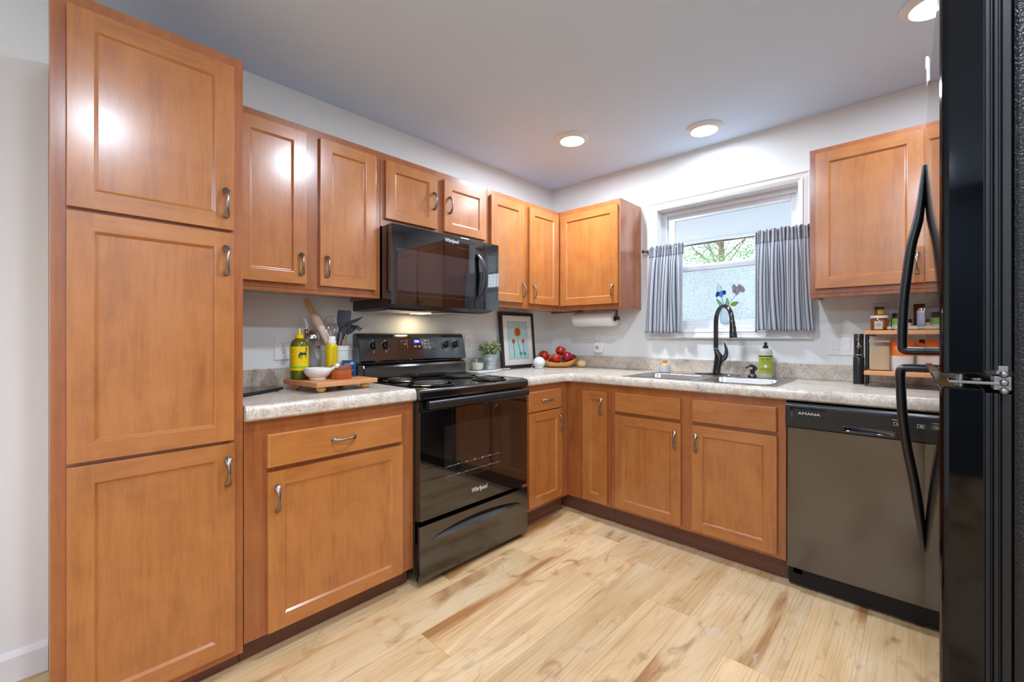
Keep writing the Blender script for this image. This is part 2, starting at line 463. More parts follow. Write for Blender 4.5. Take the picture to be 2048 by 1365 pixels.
M['frame_black'] = mat('black_picture_frame', '2a2a2e', .4)
M['matboard'] = mat('white_mat_board', 'ece6dc', .7)
M['yellow'] = mat('yellow_label', 'e8c808', .5)
M['yellow_can'] = mat('yellow_can', 'd8b800', .25)
M['yellow_cap'] = mat('yellow_cap', 'f0c010', .35)
M['lime_band'] = mat('green_band', '8cc020', .5)
M['olive'] = mat('olive_oil_bottle', '5a6212', .06, spec=.6, coat=.3)
M['oil'] = mat('dark_olive_oil', '4a4a10', .1)
M['navy'] = mat('dark_ink', '242c34', .5)
M['blue_box'] = mat('blue_carton', '1c3c74', .45)
M['soap'] = mat('clear_soap', 'c8c4b0', .15)
M['lime_label'] = mat('lime_label', 'b0c040', .5)
M['slate'] = mat('navy_pump', '141e30', .35)
M['orange'] = mat('orange_bag', 'ee7010', .4)
M['bag_white'] = mat('bag_white', 'd8d0c6', .45)
M['flour'] = mat('flour', 'dcbc98', .9)
M['honey'] = mat('honey', '9a4a08', .08, spec=.6, coat=.4)
M['amber'] = mat('brown_bottle', '4a1810', .12)
M['dark_lid'] = mat('dark_lid', '1c1a18', .4)
M['cream'] = mat('cream_paper', 'dcd4c2', .6)
M['gold'] = mat('gold_label', 'd0a828', .5)
M['green_label'] = mat('green_label', '90b848', .5)
M['herb'] = mat('dried_herbs', '3c3a24', .7)
M['maroon'] = mat('maroon_jar', '3c141c', .3)
M['nylon'] = mat('grey_nylon', '262c34', .35)
M['nylon_blue'] = mat('blue_grey_nylon', '3c424e', .3)
M['teal'] = mat('dark_teal_nylon', '22303a', .35)
M['glass_board'] = mat('dark_glass_board', '24282a', .12)

# ================================================================ setting
H = 2.444
XR, YR = 3.12, -6.4
def struct(name, g, m, parent=None, **k):
    o = obj(name, g, m, parent, **k)
    if parent is None: o['kind'] = 'structure'
    return o
g = G().box(-.15, XR + .15, YR - .15, .15, -.06, 0); struct('floor', g, M['floor'])
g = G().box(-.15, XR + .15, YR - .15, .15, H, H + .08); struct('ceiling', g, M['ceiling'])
# stove wall, thicker beyond the pantry
g = G().box(-.15, 0, -3.05, .15, 0, H).box(-.15, .092, YR, -3.0123, 0, H); struct('wall_left', g, M['wall'])
# sink wall with its window opening
WX0, WX1, WZ0, WZ1 = .955, 1.826, 1.226, 2.086
g = G().box(0, WX0, 0, .15, 0, H).box(WX1, XR, 0, .15, 0, H).box(WX0, WX1, 0, .15, 0, WZ0).box(WX0, WX1, 0, .15, WZ1, H)
struct('wall_back', g, M['wall'])
# right wall with an unseen window added behind the camera for daylight fill
DY0, DY1, DZ0, DZ1 = -5.6, -3.6, .85, 2.10
g = G().box(XR, XR + .15, DY1, .15, 0, H).box(XR, XR + .15, YR, DY0, 0, H).box(XR, XR + .15, DY0, DY1, 0, DZ0).box(XR, XR + .15, DY0, DY1, DZ1, H); struct('wall_right', g, M['wall'])
struct('wall_rear', G().box(-.15, XR + .15, YR - .15, YR, 0, H), M['wall_dark'])
d = thing('added_fill_window', 'unseen wide window added in the right wall behind the camera for daylight fill', 'window', (XR + .07, -4.6, DZ0), kind='structure')
g = G()
for a, b in ((DY0 + .001, DY0 + .06), (-4.63, -4.57), (DY1 - .06, DY1 - .001)): g.box(XR + .05, XR + .11, a, b, DZ0 + .001, DZ1 - .001)
g.box(XR + .05, XR + .11, DY0 + .06, DY1 - .06, DZ0 + .001, DZ0 + .07).box(XR + .05, XR + .11, DY0 + .06, DY1 - .06, DZ1 - .06, DZ1 - .001)
obj('window_frame', g, M['vinyl'], d)
for a, b in ((DY0 + .06, -4.63), (-4.57, DY1 - .06)): obj('pane', G().box(XR + .075, XR + .08, a, b, DZ0 + .07, DZ1 - .06), M['pane'], d)
# baseboard on the left wall beyond the pantry
prof = [(0, 0), (.014, 0), (.014, .085), (.010, .093), (.006, .1), (0, .104)]
struct('baseboard_left', G().prism(prof, lambda p, y: (.092 + p[0], y, p[1]), YR, -3.0128), M['trim'])

# window above the sink
wnd = thing('window_1', 'white trimmed sash window above the sink, upper pane clear, lower pane frosted', 'window', (1.39, 0, WZ0), kind='structure')
def casing(poly_o, poly_i, m, name):
    """mitred board with a bead: rings from outer to inner edge"""
    (ox0, ox1, oz0, oz1), (ix0, ix1, iz0, iz1) = poly_o, poly_i
    steps = [(0, -.001), (0, -.020), (.10, -.025), (.22, -.025), (.30, -.019), (.62, -.016), (.70, -.019), (.86, -.015), (1, -.011), (1, -.001)]
    rings = []
    for t, y in steps:
        x0, x1 = ox0 + (ix0 - ox0) * t, ox1 + (ix1 - ox1) * t; z0, z1 = oz0 + (iz0 - oz0) * t, oz1 + (iz1 - oz1) * t
        rings.append([(x0, y, z0), (x1, y, z0), (x1, y, z1), (x0, y, z1)])
    return obj(name, G().loft(rings, cap=False, closed=True), m, wnd)
casing((.886, 1.896, 1.160, 2.139), (WX0, WX1, WZ0, WZ1), M['trim'], 'casing')
g = G().box(WX0 + .0004, WX0 + .004, -.009, .084, WZ0 + .004, WZ1 - .004).box(WX1 - .004, WX1 - .0004, -.009, .084, WZ0 + .004, WZ1 - .004).box(WX0 + .0004, WX1 - .0004, -.009, .084, WZ1 - .004, WZ1 - .0004).box(WX0 + .0004, WX1 - .0004, -.009, .084, WZ0 + .0004, WZ0 + .004)
obj('jamb', g, M['trim'], wnd)
def rect_frame(x0, x1, z0, z1, wl, wr, wb, wt, y0, y1):
    return G().box(x0, x0 + wl, y0, y1, z0, z1).box(x1 - wr, x1, y0, y1, z0, z1).box(x0 + wl, x1 - wr, y0, y1, z0, z0 + wb).box(x0 + wl, x1 - wr, y0, y1, z1 - wt, z1)
obj('window_frame', rect_frame(WX0 + .001, WX1 - .001, WZ0 + .001, WZ1 - .001, .034, .03, .03, .034, .085, .145), M['vinyl'], wnd, bevel=.002)
us = obj('upper_sash', rect_frame(.99, 1.796, 1.652, 2.052, .052, .03, .028, .042, .108, .13), M['vinyl'], wnd, bevel=.003)
obj('pane', G().box(1.042, 1.766, .118, .121, 1.68, 2.01), M['pane'], us)
ls = obj('lower_sash', rect_frame(.99, 1.796, 1.256, 1.678, .052, .03, .030, .042, .084, .106), M['vinyl'], wnd, bevel=.003)
obj('pane', G().box(1.042, 1.766, .094, .097, 1.286, 1.636), M['frosted'], ls, label='frosted lower pane')

# ================================================================ cabinets
def wallmap(wall):
    if wall == 'stove': return lambda n, u, z: (n, u, z)      # faces +x
    return lambda n, u, z: (u, -n, z)                          # faces -y
def wbox(g, wall, n0, n1, u0, u1, z0, z1, mi=0):
    if wall == 'stove': g.box(n0, n1, u0, u1, z0, z1, mi)
    else: g.box(u0, u1, -n1, -n0, z0, z1, mi)
    return g
def door_g(wall, n0, u0, u1, z0, z1, rail, slab=False, railz=None):
    f = wallmap(wall); g = G(); t = .0195; rz = railz or rail
    if slab:
        r = .006
        rings = []
        for ins, n in ((0, 0), (0, t - .004), (r * .4, t - .001), (r, t)):
            rings.append([f(n0 + n, u0 + ins, z0 + ins), f(n0 + n, u1 - ins, z0 + ins), f(n0 + n, u1 - ins, z1 - ins), f(n0 + n, u0 + ins, z1 - ins)])
        return g.loft(rings, mi=1)
    us = [u0, u0 + rail, u1 - rail, u1]; zs = [z0, z0 + rz, z1 - rz, z1]
    V = [[f(n0 + t, u, z) for u in us] for z in zs]
    vs = [p for r in V for p in r]; fs = []; mi = []
    for j in range(3):
        for i in range(3):
            if i == 1 and j == 1: continue
            fs.append((j * 4 + i, j * 4 + i + 1, (j + 1) * 4 + i + 1, (j + 1) * 4 + i)); mi.append(0 if i != 1 else 1)
    ins, dep = .0075, .0085
    b = len(vs)
    for z, u in ((zs[1] + ins, us[1] + ins), (zs[1] + ins, us[2] - ins), (zs[2] - ins, us[2] - ins), (zs[2] - ins, us[1] + ins)): vs.append(f(n0 + t - dep, u, z))
    q = [5, 6, 10, 9]
    for k in range(4): fs.append((q[k], q[(k + 1) % 4], b + (k + 1) % 4, b + k)); mi.append(1 if k % 2 == 0 else 0)
    fs.append((b, b + 1, b + 2, b + 3)); mi.append(0)
    c = len(vs)
    for z, u in ((z0, u0), (z0, u1), (z1, u1), (z1, u0)): vs.append(f(n0, u, z))
    per = [0, 1, 2, 3, 7, 11, 15, 14, 13, 12, 8, 4]
    fs += [(c, c + 1, 3, 2, 1, 0), (c + 1, c + 2, 15, 11, 7, 3), (c + 2, c + 3, 12, 13, 14, 15), (c + 3, c, 0, 4, 8, 12), (c + 3, c + 2, c + 1, c)]; mi += [1, 0, 1, 0, 0]
    g.v = vs; g.f = fs; g.mi = mi
    return g
def pull_mesh():
    """cup-ended bow pull: long axis z, outward +x"""
    g = G(); rings = []
    L = .052
    for i in range(25):
        t = -1 + 2 * i / 24; a = abs(t)
        hw = .0042 + .0062 * max(0, (a - .30) / .55) ** 1.2 if a < .85 else (.0104 * math.sqrt(max(.02, 1 - ((a - .85) / .15) ** 2 * .9)))
        out = .024 * (1 - a ** 2.4) + .003
        th = .0042 - .0012 * a
        ring = []
        for k in range(14):
            q = 2 * PI * k / 14; x = math.cos(q); y = math.sin(q)
            fl = 1 + (.38 * max(0, a - .35) * math.cos(3 * q * 1.0) if x > 0 else 0)
            ring.append((out + th * x * fl, hw * y, t * L))
        rings.append(ring)
    g.loft(rings)
    for s in (-1, 1): g.lathe([(.006, 0), (.0055, .008)], (0, 0, s * .044), 12, axis='x')
    return mesh('handle', g, True)
PULL = pull_mesh(); PULL.materials.append(M['pewter'])
def pull(parent, wall, n, u, z, horiz=False):
    o = bpy.data.objects.new('handle', PULL); coll(o); o.parent = parent
    p = Vector(wallmap(wall)(n, u, z)); o.location = p - WL[parent.name]
    rz = 0 if wall == 'stove' else -PI / 2
    o.rotation_euler = (PI / 2 if horiz else 0, 0, rz) if not horiz else Matrix.Rotation(rz, 3, 'Z').__matmul__(Matrix.Rotation(PI / 2, 3, 'X')).to_euler()
    WL[o.name] = WL[parent.name]
    return o
WOOD = None
def cabinet(name, label, wall, u0, u1, z0, z1, c, fronts, toe=None, group=None, cat='cabinet', open_bottom=False, hollow=False):
    WOOD = [M['wood_v'], M['wood_h']]
    base = wallmap(wall)(c / 2, (u0 + u1) / 2, 0 if toe is not None else z0)
    t = thing(name, label, cat, base, group=group)
    e = .0006
    g = G()
    if open_bottom:
        wbox(g, wall, .002, c, u0 + e, u1 - e, z0 + .016, z1)
        wbox(g, wall, c - .019, c, u0 + e, u1 - e, z0, z0 + .02, 1)
        wbox(g, wall, .002, c - .019, u0 + e, u0 + .014, z0, z0 + .02)
        wbox(g, wall, .002, c - .019, u1 - .014, u1 - e, z0, z0 + .02)
    elif hollow:
        wbox(g, wall, c - .019, c, u0 + e, u1 - e, z0, z1); wbox(g, wall, .002, c - .019, u0 + e, u0 + .018, z0, z1); wbox(g, wall, .002, c - .019, u1 - .018, u1 - e, z0, z1); wbox(g, wall, .002, c - .019, u0 + .018, u1 - .018, z0, z0 + .018)
    else:
        wbox(g, wall, .002, c, u0 + e, u1 - e, z0, z1)
    obj('cabinet_body', g, [M['frame_v'], M['frame_v']], t, bevel=.0012)
    if toe is not None:
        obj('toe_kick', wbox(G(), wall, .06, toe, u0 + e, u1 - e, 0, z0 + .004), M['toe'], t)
    for fr in fronts:
        kind, a, b, p, q = fr[:5]
        slab = kind == 'drawer' or kind == 'panel'
        nm = {'door': 'door', 'drawer': 'drawer_front', 'panel': 'false_drawer_front'}[kind]
        rail = min(.056, (b - a) * .31)
        d = obj(nm, door_g(wall, c + .0012, a, b, p, q, rail, slab, .052), WOOD, t, bevel=.0011)
        if len(fr) > 5:
            pull(d, wall, c + .0205, fr[5], fr[6], kind == 'drawer')
    return t
cabinet('pantry_cabinet', 'tall maple pantry cabinet with three stacked doors at the end of the stove wall', 'stove', -3.012, -2.5425, .062, 2.146, .61,
        [('door', -2.979, -2.575, 1.540, 2.104, -2.601, 1.629), ('door', -2.979, -2.575, .821, 1.529, -2.600, 1.434), ('door', -2.979, -2.573, .094, .810, -2.596, .717)], toe=.556)
cabinet('wall_cabinet', 'maple wall cabinet with two tall doors between the pantry and the microwave', 'stove', -2.542, -1.834, 1.372, 2.134, .305,
        [('door', -2.496, -2.212, 1.412, 2.098, -2.236, 1.500), ('door', -2.150, -1.867, 1.412, 2.097, -2.120, 1.502)], open_bottom=True)
cabinet('wall_cabinet', 'short maple wall cabinet with two low doors directly above the microwave', 'stove', -1.8335, -1.0725, 1.750, 2.134, .305,
        [('door', -1.811, -1.482, 1.791, 2.096, -1.506, 1.947), ('door', -1.430, -1.096, 1.790, 2.095, -1.392, 1.948)])
cabinet('wall_cabinet', 'maple wall cabinet with two doors right of the microwave on the stove wall', 'stove', -1.072, -.003, 1.372, 2.134, .305,
        [('door', -1.050, -.728, 1.410, 2.095, -.742, 1.497), ('door', -.673, -.336, 1.410, 2.097, -.628, 1.498)], open_bottom=True)
cabinet('wall_cabinet', 'maple wall cabinet with one door above the paper towel roll, left of the window', 'sink', .307, .834, 1.372, 2.134, .305,
        [('door', .331, .820, 1.407, 2.092, .783, 1.496)], open_bottom=True)
cabinet('wall_cabinet', 'maple wall cabinet with two doors right of the window, partly behind the fridge', 'sink', 1.926, 2.835, 1.376, 2.138, .305,
        [('door', 1.953, 2.358, 1.420, 2.110, 2.335, 1.508), ('door', 2.392, 2.800, 1.420, 2.110, 2.420, 1.508)], open_bottom=True)
cabinet('base_cabinet', 'maple base cabinet with one drawer above one door between pantry and stove', 'stove', -2.5415, -1.8375, .088, .876, .61,
        [('drawer', -2.469, -1.909, .697, .820, -2.185, .7605), ('door', -2.468, -1.906, .097, .681, -2.439, .582)], toe=.556)
cabinet('base_cabinet', 'narrow maple base cabinet with a small drawer and door right of the stove', 'stove', -1.0725, -.612, .108, .876, .61,
        [('drawer', -1.032, -.708, .713, .838, -.857, .777), ('door', -1.030, -.700, .134, .708, -.725, .616)], toe=.556)
cabinet('base_cabinet', 'corner maple base cabinet with one very narrow door beside the sink cabinet', 'sink', .002, .941, .108, .876, .61,
        [('door', .742, .920, .124, .828, .883, .737)], toe=.556)
cabinet('base_cabinet', 'wide maple sink base cabinet with two false drawer fronts above two doors', 'sink', .9415, 1.882, .108, .876, .61,
        [('panel', .975, 1.381, .715, .834), ('panel', 1.443, 1.845, .716, .837), ('door', .977, 1.383, .128, .695, 1.353, .604), ('door', 1.445, 1.846, .129, .697, 1.468, .605)], toe=.556, hollow=True)

# ================================================================ worktops
CT = .930
def slab_prof(front):
    """n,z profile of a post-formed top, from the wall to the rolled nose"""
    return [(.0, .8768), (front - .028, .8768), (front - .02, .8768), (front - .008, .8768), (front, .8840), (front + .001, .905), (front - .004, .921), (front - .014, CT + .001), (front - .03, CT + .001), (front - .045, CT), (0, CT)]
t = thing('countertop', 'short speckled beige laminate worktop with backsplash between pantry and stove', 'countertop', (.32, -2.19, .876))
p = slab_prof(.637)
obj('worktop', G().prism(p, lambda q, y: (q[0] + .002, y, q[1]), -2.5405, -1.8385), M['counter'], t, smooth=True, sharp=30)
obj('backsplash', G().box(.002, .021, -2.5405, -1.8385, CT, 1.022), M['counter'], t, bevel=.004)
t = thing('countertop', 'L-shaped speckled beige laminate worktop with backsplash around the corner and sink', 'countertop', (.6, -.32, .876))
# sweep the nose along the inside corner with a small fillet
F = .637; path = []
path.append((0, -1.0715, 'a')); 
g = G(); rings = []
def ringat(px, py, nx, ny):
    return [(px + nx * (q[0] - F), py + ny * (q[0] - F), q[1]) for q in p[1:10]]
R = .045
rings.append(ringat(F, -1.0715, 1, 0)); rings.append(ringat(F, -F - R, 1, 0))
for k in range(1, 8):
    a = PI / 2 * k / 8
    # concave corner: arc centre at (F+R, -F-R)
    cx, cy = F + R, -F - R
    nx, ny = math.cos(a), -math.sin(a)
    rings.append([(cx - nx * (R - (q[0] - F)), cy - ny * (R - (q[0] - F)), q[1]) for q in p[1:10]])
rings.append(ringat(F + R, -F, 0, -1))
SX0, SX1, SY0, SY1 = 1.012, 1.828, -.598, -.122     # sink cut-out
rings.append(ringat(XR - .012, -F, 0, -1))
g.loft(rings, cap=True)
inn = .045
top = CT
# flat field behind the nose, with the sink opening left free
def quad(x0, x1, y0, y1):
    g.box(x0, x1, y0, y1, .8768, top)
yb = -F + inn
quad(.002, F - inn, -1.0715, -.002); quad(F - inn, SX0 + .012, yb, -.002); quad(SX1 - .012, XR - .012, yb, -.002); quad(SX0 + .012, SX1 - .012, SY1 - .012, -.002)
quad(SX0 + .012, SX1 - .012, yb, SY0 + .012)
cx, cy = F + R, -F - R
# fill the wedge of the inside corner
k0 = [(F - inn, -F - R), (F - inn, yb), (F + R, yb)]
arc = [(cx - math.cos(PI / 2 * i / 8) * (R + inn), cy + math.sin(PI / 2 * i / 8) * (R + inn)) for i in range(9)]
g.loft([[(x, y, .88) for x, y in [(F - inn, yb)] + arc[::-1]], [(x, y, top) for x, y in [(F - inn, yb)] + arc[::-1]]])
obj('worktop', g, M['counter'], t, smooth=True, sharp=30)
g = G().box(.002, .021, -1.0715, -.002, CT, 1.022).box(.021, XR - .012, -.021, -.002, CT, 1.022)
obj('backsplash', g, M['counter'], t, bevel=.004)

# double-bowl sink
t = thing('kitchen_sink', 'stainless steel double-bowl sink set into the worktop under the window', 'sink', (1.42, -.36, CT))
B1, B2 = (1.045, 1.398, -.560, -.235), (1.442, 1.795, -.560, -.235)
def rr(x0, x1, y0, y1, r, z, n=6):
    o = []
    for cx, cy, a0 in ((x1 - r, y1 - r, 0), (x0 + r, y1 - r, 90), (x0 + r, y0 + r, 180), (x1 - r, y0 + r, 270)):
        for k in range(n + 1):
            a = math.radians(a0 + 90 * k / n); o.append((cx + r * math.cos(a), cy + r * math.sin(a), z))
    return o
z = CT + .0035
g = G()
xs = [SX0 - .006, B1[0], B1[1], B2[0], B2[1], SX1 + .006]; ys = [SY0 - .006, B1[2], B1[3], SY1 + .006]
for i in range(5):
    for j in range(3):
        if j == 1 and i in (1, 3): continue
        g.box(xs[i], xs[i + 1], ys[j], ys[j + 1], CT + .0005, z)
obj('rim', g, M['steel'], t, smooth=False)
for b in (B1, B2):
    g = G()
    g.loft([rr(b[0] - .004, b[1] + .004, b[2] - .004, b[3] + .004, .05, z + .0008), rr(b[0], b[1], b[2], b[3], .05, z + .0016), rr(b[0] + .006, b[1] - .006, b[2] + .006, b[3] - .006, .05, z - .004), rr(b[0] + .012, b[1] - .012, b[2] + .012, b[3] - .012, .05, .80), rr(b[0] + .04, b[1] - .04, b[2] + .04, b[3] - .04, .03, .775)], cap=False)
    nn = len(rr(0, 1, 0, 1, .1, 0)); g.f.append(tuple(range(4 * nn, 5 * nn))); g.mi.append(0)
    bo = obj('bowl', g, M['steel'], t, smooth=True, sharp=60)
    obj('drain', G().lathe([(.04, .7755), (.042, .778), (.03, .779), (.028, .776)], ((b[0] + b[1]) / 2, (b[2] + b[3]) / 2, 0), 24), M['chrome'], bo, smooth=True)

# ================================================================ appliances
def logo_script(parent, X, Y, pos, size, m):
    """slanted bold word with a swoosh ring"""
    lettering('logo', 'Whirlpool', size, m, parent, X, Y, pos, sx=.78, shear=.12)
def round_rect_prism(g, u0, u1, z0, z1, r, f, a, b, mi=0, n=5):
    poly = []
    for cx, cy, a0 in ((u1 - r, z1 - r, 0), (u0 + r, z1 - r, 90), (u0 + r, z0 + r, 180), (u1 - r, z0 + r, 270)):
        for k in range(n + 1):
            q = math.radians(a0 + 90 * k / n); poly.append((cx + r * math.cos(q), cy + r * math.sin(q)))
    return g.prism(poly, f, a, b, mi)
FX = lambda p, n: (n, p[0], p[1])

# ---- electric range
Y0, Y1 = -1.8365, -1.0735
t = thing('electric_range', 'black freestanding electric range with four coil burners between the base cabinets', 'stove', (.33, -1.455, 0))
g = G().box(.03, .612, Y0 + .002, Y1 - .002, .05, .893)
obj('range_body', g, M['black'], t, bevel=.002)
for x, y in ((.08, Y0 + .05), (.08, Y1 - .05), (.59, Y0 + .05), (.59, Y1 - .05)):
    obj('foot', G().lathe([(.016, 0), (.016, .012), (.011, .014), (.011, .055)], (x, y, 0), 14), M['black_matte'], t, smooth=True)
g = G()
pf = [(.03, .893), (.64, .875), (.655, .878), (.660, .888), (.660, .915), (.652, .925), (.640, .927), (.03, .927)]
g.prism(pf, lambda p, y: (p[0], y, p[1]), Y0, Y1)
top = obj('cooktop', g, M['black'], t, bevel=.003)
for y in (Y0 + .03,):
    pass
obj('trim_bar', G().box(.6605, .6625, Y0 + .26, Y0 + .40, .880, .884), M['pewter'], top)
for x, y, r in ((.225, -1.662, .078), (.505, -1.655, .098), (.255, -1.262, .098), (.520, -1.258, .078)):
    b = obj('burner', G().lathe([(r + .020, .9272), (r + .022, .930), (r + .016, .9325), (r + .006, .931), (r - .004, .924), (r * .6, .912), (.02, .910), (.001, .910)], (x, y, 0), 40, cap=False), M['drip'], t, smooth=True)
    turns = 5 if r > .09 else 4; pts = []
    for k in range(turns * 28 + 1):
        a = 2 * PI * k / 28; rr_ = .018 + (r - .022) * k / (turns * 28); pts.append((x + rr_ * math.cos(a), y + rr_ * math.sin(a), .9375))
    pts += [(x + (r - .004) + .004, y + .012, .932), (x + r + .002, y + .02, .918)]
    obj('coil', G().tube(pts, .0044, n=7), M['coil'], b, smooth=True)
    obj('drip_ring', G().lathe([(r + .019, .9325), (r + .014, .9352), (r + .008, .9345), (r + .008, .9325)], (x, y, 0), 40), M['chrome'], b, smooth=True)
# backguard with control face
g = G()
low = [(.025, .927), (.112, .927), (.116, .940), (.114, 1.000), (.108, 1.012), (.098, 1.018), (.025, 1.018)]
g.prism(low, lambda p, y: (p[0], y, p[1]), Y0 + .012, Y1 - .012)
g.box(.025, .085, Y0 + .02, Y1 - .02, 1.018, 1.034)
bgp = [(.012, 1.028), (.092, 1.028), (.104, 1.034), (.1045, 1.040), (.074, 1.170), (.066, 1.186), (.052, 1.194), (.012, 1.194)]
g.prism(bgp, lambda p, y: (p[0], y, p[1]), Y0 - .0, Y1 + .0)
bg = obj('backguard', g, M['black'], t, bevel=.006, seg=3)
E1 = Vector((0, 1, 0)); E2 = Vector((-.0305, 0, .130)).normalized(); EN = Vector((.130, 0, .0305)).normalized()
fo = Vector((.0895, 0, 1.105))
def bgpt(y, s, n): return tuple(fo + E1 * y + E2 * s + EN * n)
def bgf(p, n): return bgpt(p[0], p[1], n)
def knob(y, s):
    k = obj('knob', G().loft([[bgpt(y + r * math.cos(2 * PI * i / 24), s + r * math.sin(2 * PI * i / 24), n) for i in range(24)] for r, n in ((.0215, .0005), (.0215, .006), (.0195, .009), (.019, .020), (.017, .022))]), M['black_satin'], bg, smooth=True)
    obj('grip', G().loft([[bgpt(y + a * w_, s + b * .020, n) for a, b in ((-1, -1), (1, -1), (1, 1), (-1, 1))] for w_, n in ((.0085, .018), (.0065, .034), (.005, .036))]), M['black_satin'], k, bevel=.0015)
    g = G(); ring = [bgpt(y + .0262 * math.cos(2 * PI * i / 40), s + .0262 * math.sin(2 * PI * i / 40), .0006) for i in range(40)]
    g.tube(ring, .0005, n=4, closed=True)
    for i in range(12):
        a = 2 * PI * i / 12; q = [(y + r * math.cos(a), s + r * math.sin(a)) for r in (.026, .0285)]
        g.cyl(bgpt(*q[0], .0006), bgpt(*q[1], .0006), .0006, n=4)
    g.prism([(y - .004, s + .034), (y + .004, s + .034), (y, s + .028)], bgf, .0003, .0008)
    g.prism([(y - .003, s - .039), (y + .003, s - .039), (y + .003, s - .033), (y - .003, s - .033)], bgf, .0003, .0008)
    obj('dial_marks', g, M['white_print'], k)
for y in (-1.750, -1.672, -1.236, -1.156): knob(y, .018)
g = G(); round_rect_prism(g, -1.586, -1.318, -.010, .058, .006, bgf, -.001, .0012)
cp = obj('control_panel', g, M['black_glass'], bg)
g = G(); round_rect_prism(g, -1.478, -1.432, .031, .052, .002, bgf, .0012, .0018)
dsp = obj('display', g, M['clock'], cp, label='lit blue clock display')
lettering('digits', '9:22', .0155, M['clock_digit'], dsp, E1, E2, bgpt(-1.455, .0415, .0022))
for side in (0, 1):
  g = G()
  for y, s, w_, h_ in [[(-1.562, .044, .006, .003), (-1.538, .044, .006, .003), (-1.540, .026, .008, .006)], [(-1.418, .046, .004, .004), (-1.416, .034, .014, .003), (-1.416, .024, .004, .004), (-1.392, .046, .008, .005), (-1.368, .046, .006, .004), (-1.392, .026, .007, .006), (-1.368, .026, .006, .006), (-1.390, .004, .007, .003), (-1.365, .004, .010, .005)]][side]:
    g.prism([(y - w_ / 2, s - h_ / 2), (y + w_ / 2, s - h_ / 2), (y + w_ / 2, s + h_ / 2), (y - w_ / 2, s + h_ / 2)], bgf, .0012, .0017)
  for y in ((), (-1.470, -1.440))[side]:
    for a in ((-.008, -.006, .008, -.005), (-.008, .005, .008, .006), (-.008, -.006, -.007, .006), (.007, -.006, .008, .006), (-.002, -.003, .002, .003)):
        g.prism([(y + a[0], .010 + a[1]), (y + a[2], .010 + a[1]), (y + a[2], .010 + a[3]), (y + a[0], .010 + a[3])], bgf, .0012, .0017)
  for y in ((-1.526,), (-1.402,))[side]: g.prism([(y, -.004), (y + .0008, -.004), (y + .0008, .054), (y, .054)], bgf, .0012, .0016)
  obj('button_marks', g, M['white_print'], cp)
# oven door
g = G().box(.614, .640, Y0 + .004, Y1 - .004, .308, .872)
dr = obj('oven_door', g, M['black'], t, bevel=.003)
g = G(); round_rect_prism(g, Y0 + .006, Y1 - .006, .311, .822, .008, FX, .640, .655); obj('glass_panel', g, M['black_glass'], dr, bevel=.001)
g = G(); round_rect_prism(g, -1.687, -1.227, .458, .738, .004, FX, .655, .6555); obj('oven_window', g, M['oven_window'], dr)
g = G()
for z in (.487, .536):
    g.cyl((.6560, -1.684, z), (.6560, -1.30, z), .0011, n=6)
    for k in range(7): g.cyl((.6560, -1.66 + k * .055, z + .001), (.6560, -1.655 + k * .055, z + .004), .0008, n=5)
obj('rack_wire', g, M['steel'], dr)
hp = [(.655, .834), (.674, .834), (.682, .838), (.684, .850), (.682, .866), (.676, .872), (.655, .872)]
obj('handle', G().prism(hp, lambda p, y: (p[0], y, p[1]), Y0 + .040, Y1 - .014), M['black_satin'], dr, bevel=.003)
logo_script(dr, (0, 1, 0), (0, 0, 1), (.6556, -1.457, .378), .034, M['white_print'])
# storage drawer with a crescent lip
# front panel with a crescent hand recess cut into it
ya, yb_ = -1.770, -1.140; ND = 32
st = []
for i in range(ND + 1):
    q = i / ND; st.append((ya + (yb_ - ya) * q, .2085 - .006 * math.sin(PI * q), .2087 + .044 * math.sin(PI * q) ** .62))
g = G(); XF, XB = .656, .642; yl, yr, zl, zh = Y0 + .003, Y1 - .003, .030, .288
lo_ = [(yl, zl)] + [(y, zl) for y, _, _ in st] + [(yr, zl)]
def face_strip(cols):
    for (y0_, a0, b0), (y1_, a1, b1) in zip(cols, cols[1:]): g.add([(XF, y0_, a0), (XF, y1_, a1), (XF, y1_, b1), (XF, y0_, b0)], [(0, 1, 2, 3)])
face_strip([(yl, zl, st[0][1]), (st[0][0], zl, st[0][1])] + [(y, zl, a) for y, a, b in st[1:]] + [(yr, zl, st[-1][1])])
face_strip([(yl, st[0][1], zh), (st[0][0], st[0][2], zh)] + [(y, b, zh) for y, a, b in st[1:]] + [(yr, st[-1][1], zh)])
g.add([(XF, yl, zl), (XF, yr, zl), (XF, yr, zh), (XF, yl, zh), (XB, yl, zl), (XB, yr, zl), (XB, yr, zh), (XB, yl, zh)], [(0, 1, 5, 4), (1, 2, 6, 5), (2, 3, 7, 6), (3, 0, 4, 7)])
dw = obj('storage_drawer', g, M['black'], t)
obj('drawer_side', G().box(.60, .641, Y0 + .006, Y1 - .006, .055, .196), M['black_matte'], dw)
g = G()
for (y0_, a0, b0), (y1_, a1, b1) in zip(st, st[1:]):
    d0, d1 = XF - (b0 - a0) * .95, XF - (b1 - a1) * .95
    g.add([(XF, y0_, a0), (XF, y1_, a1), (d1 + .004, y1_, a1 + (b1 - a1) * .75), (d0 + .004, y0_, a0 + (b0 - a0) * .75), (d0, y0_, b0), (d1, y1_, b1), (XF, y1_, b1), (XF, y0_, b0)], [(0, 1, 2, 3), (3, 2, 5, 4), (4, 5, 6, 7)])
obj('hand_recess', g, M['black'], dw, smooth=True, sharp=60)

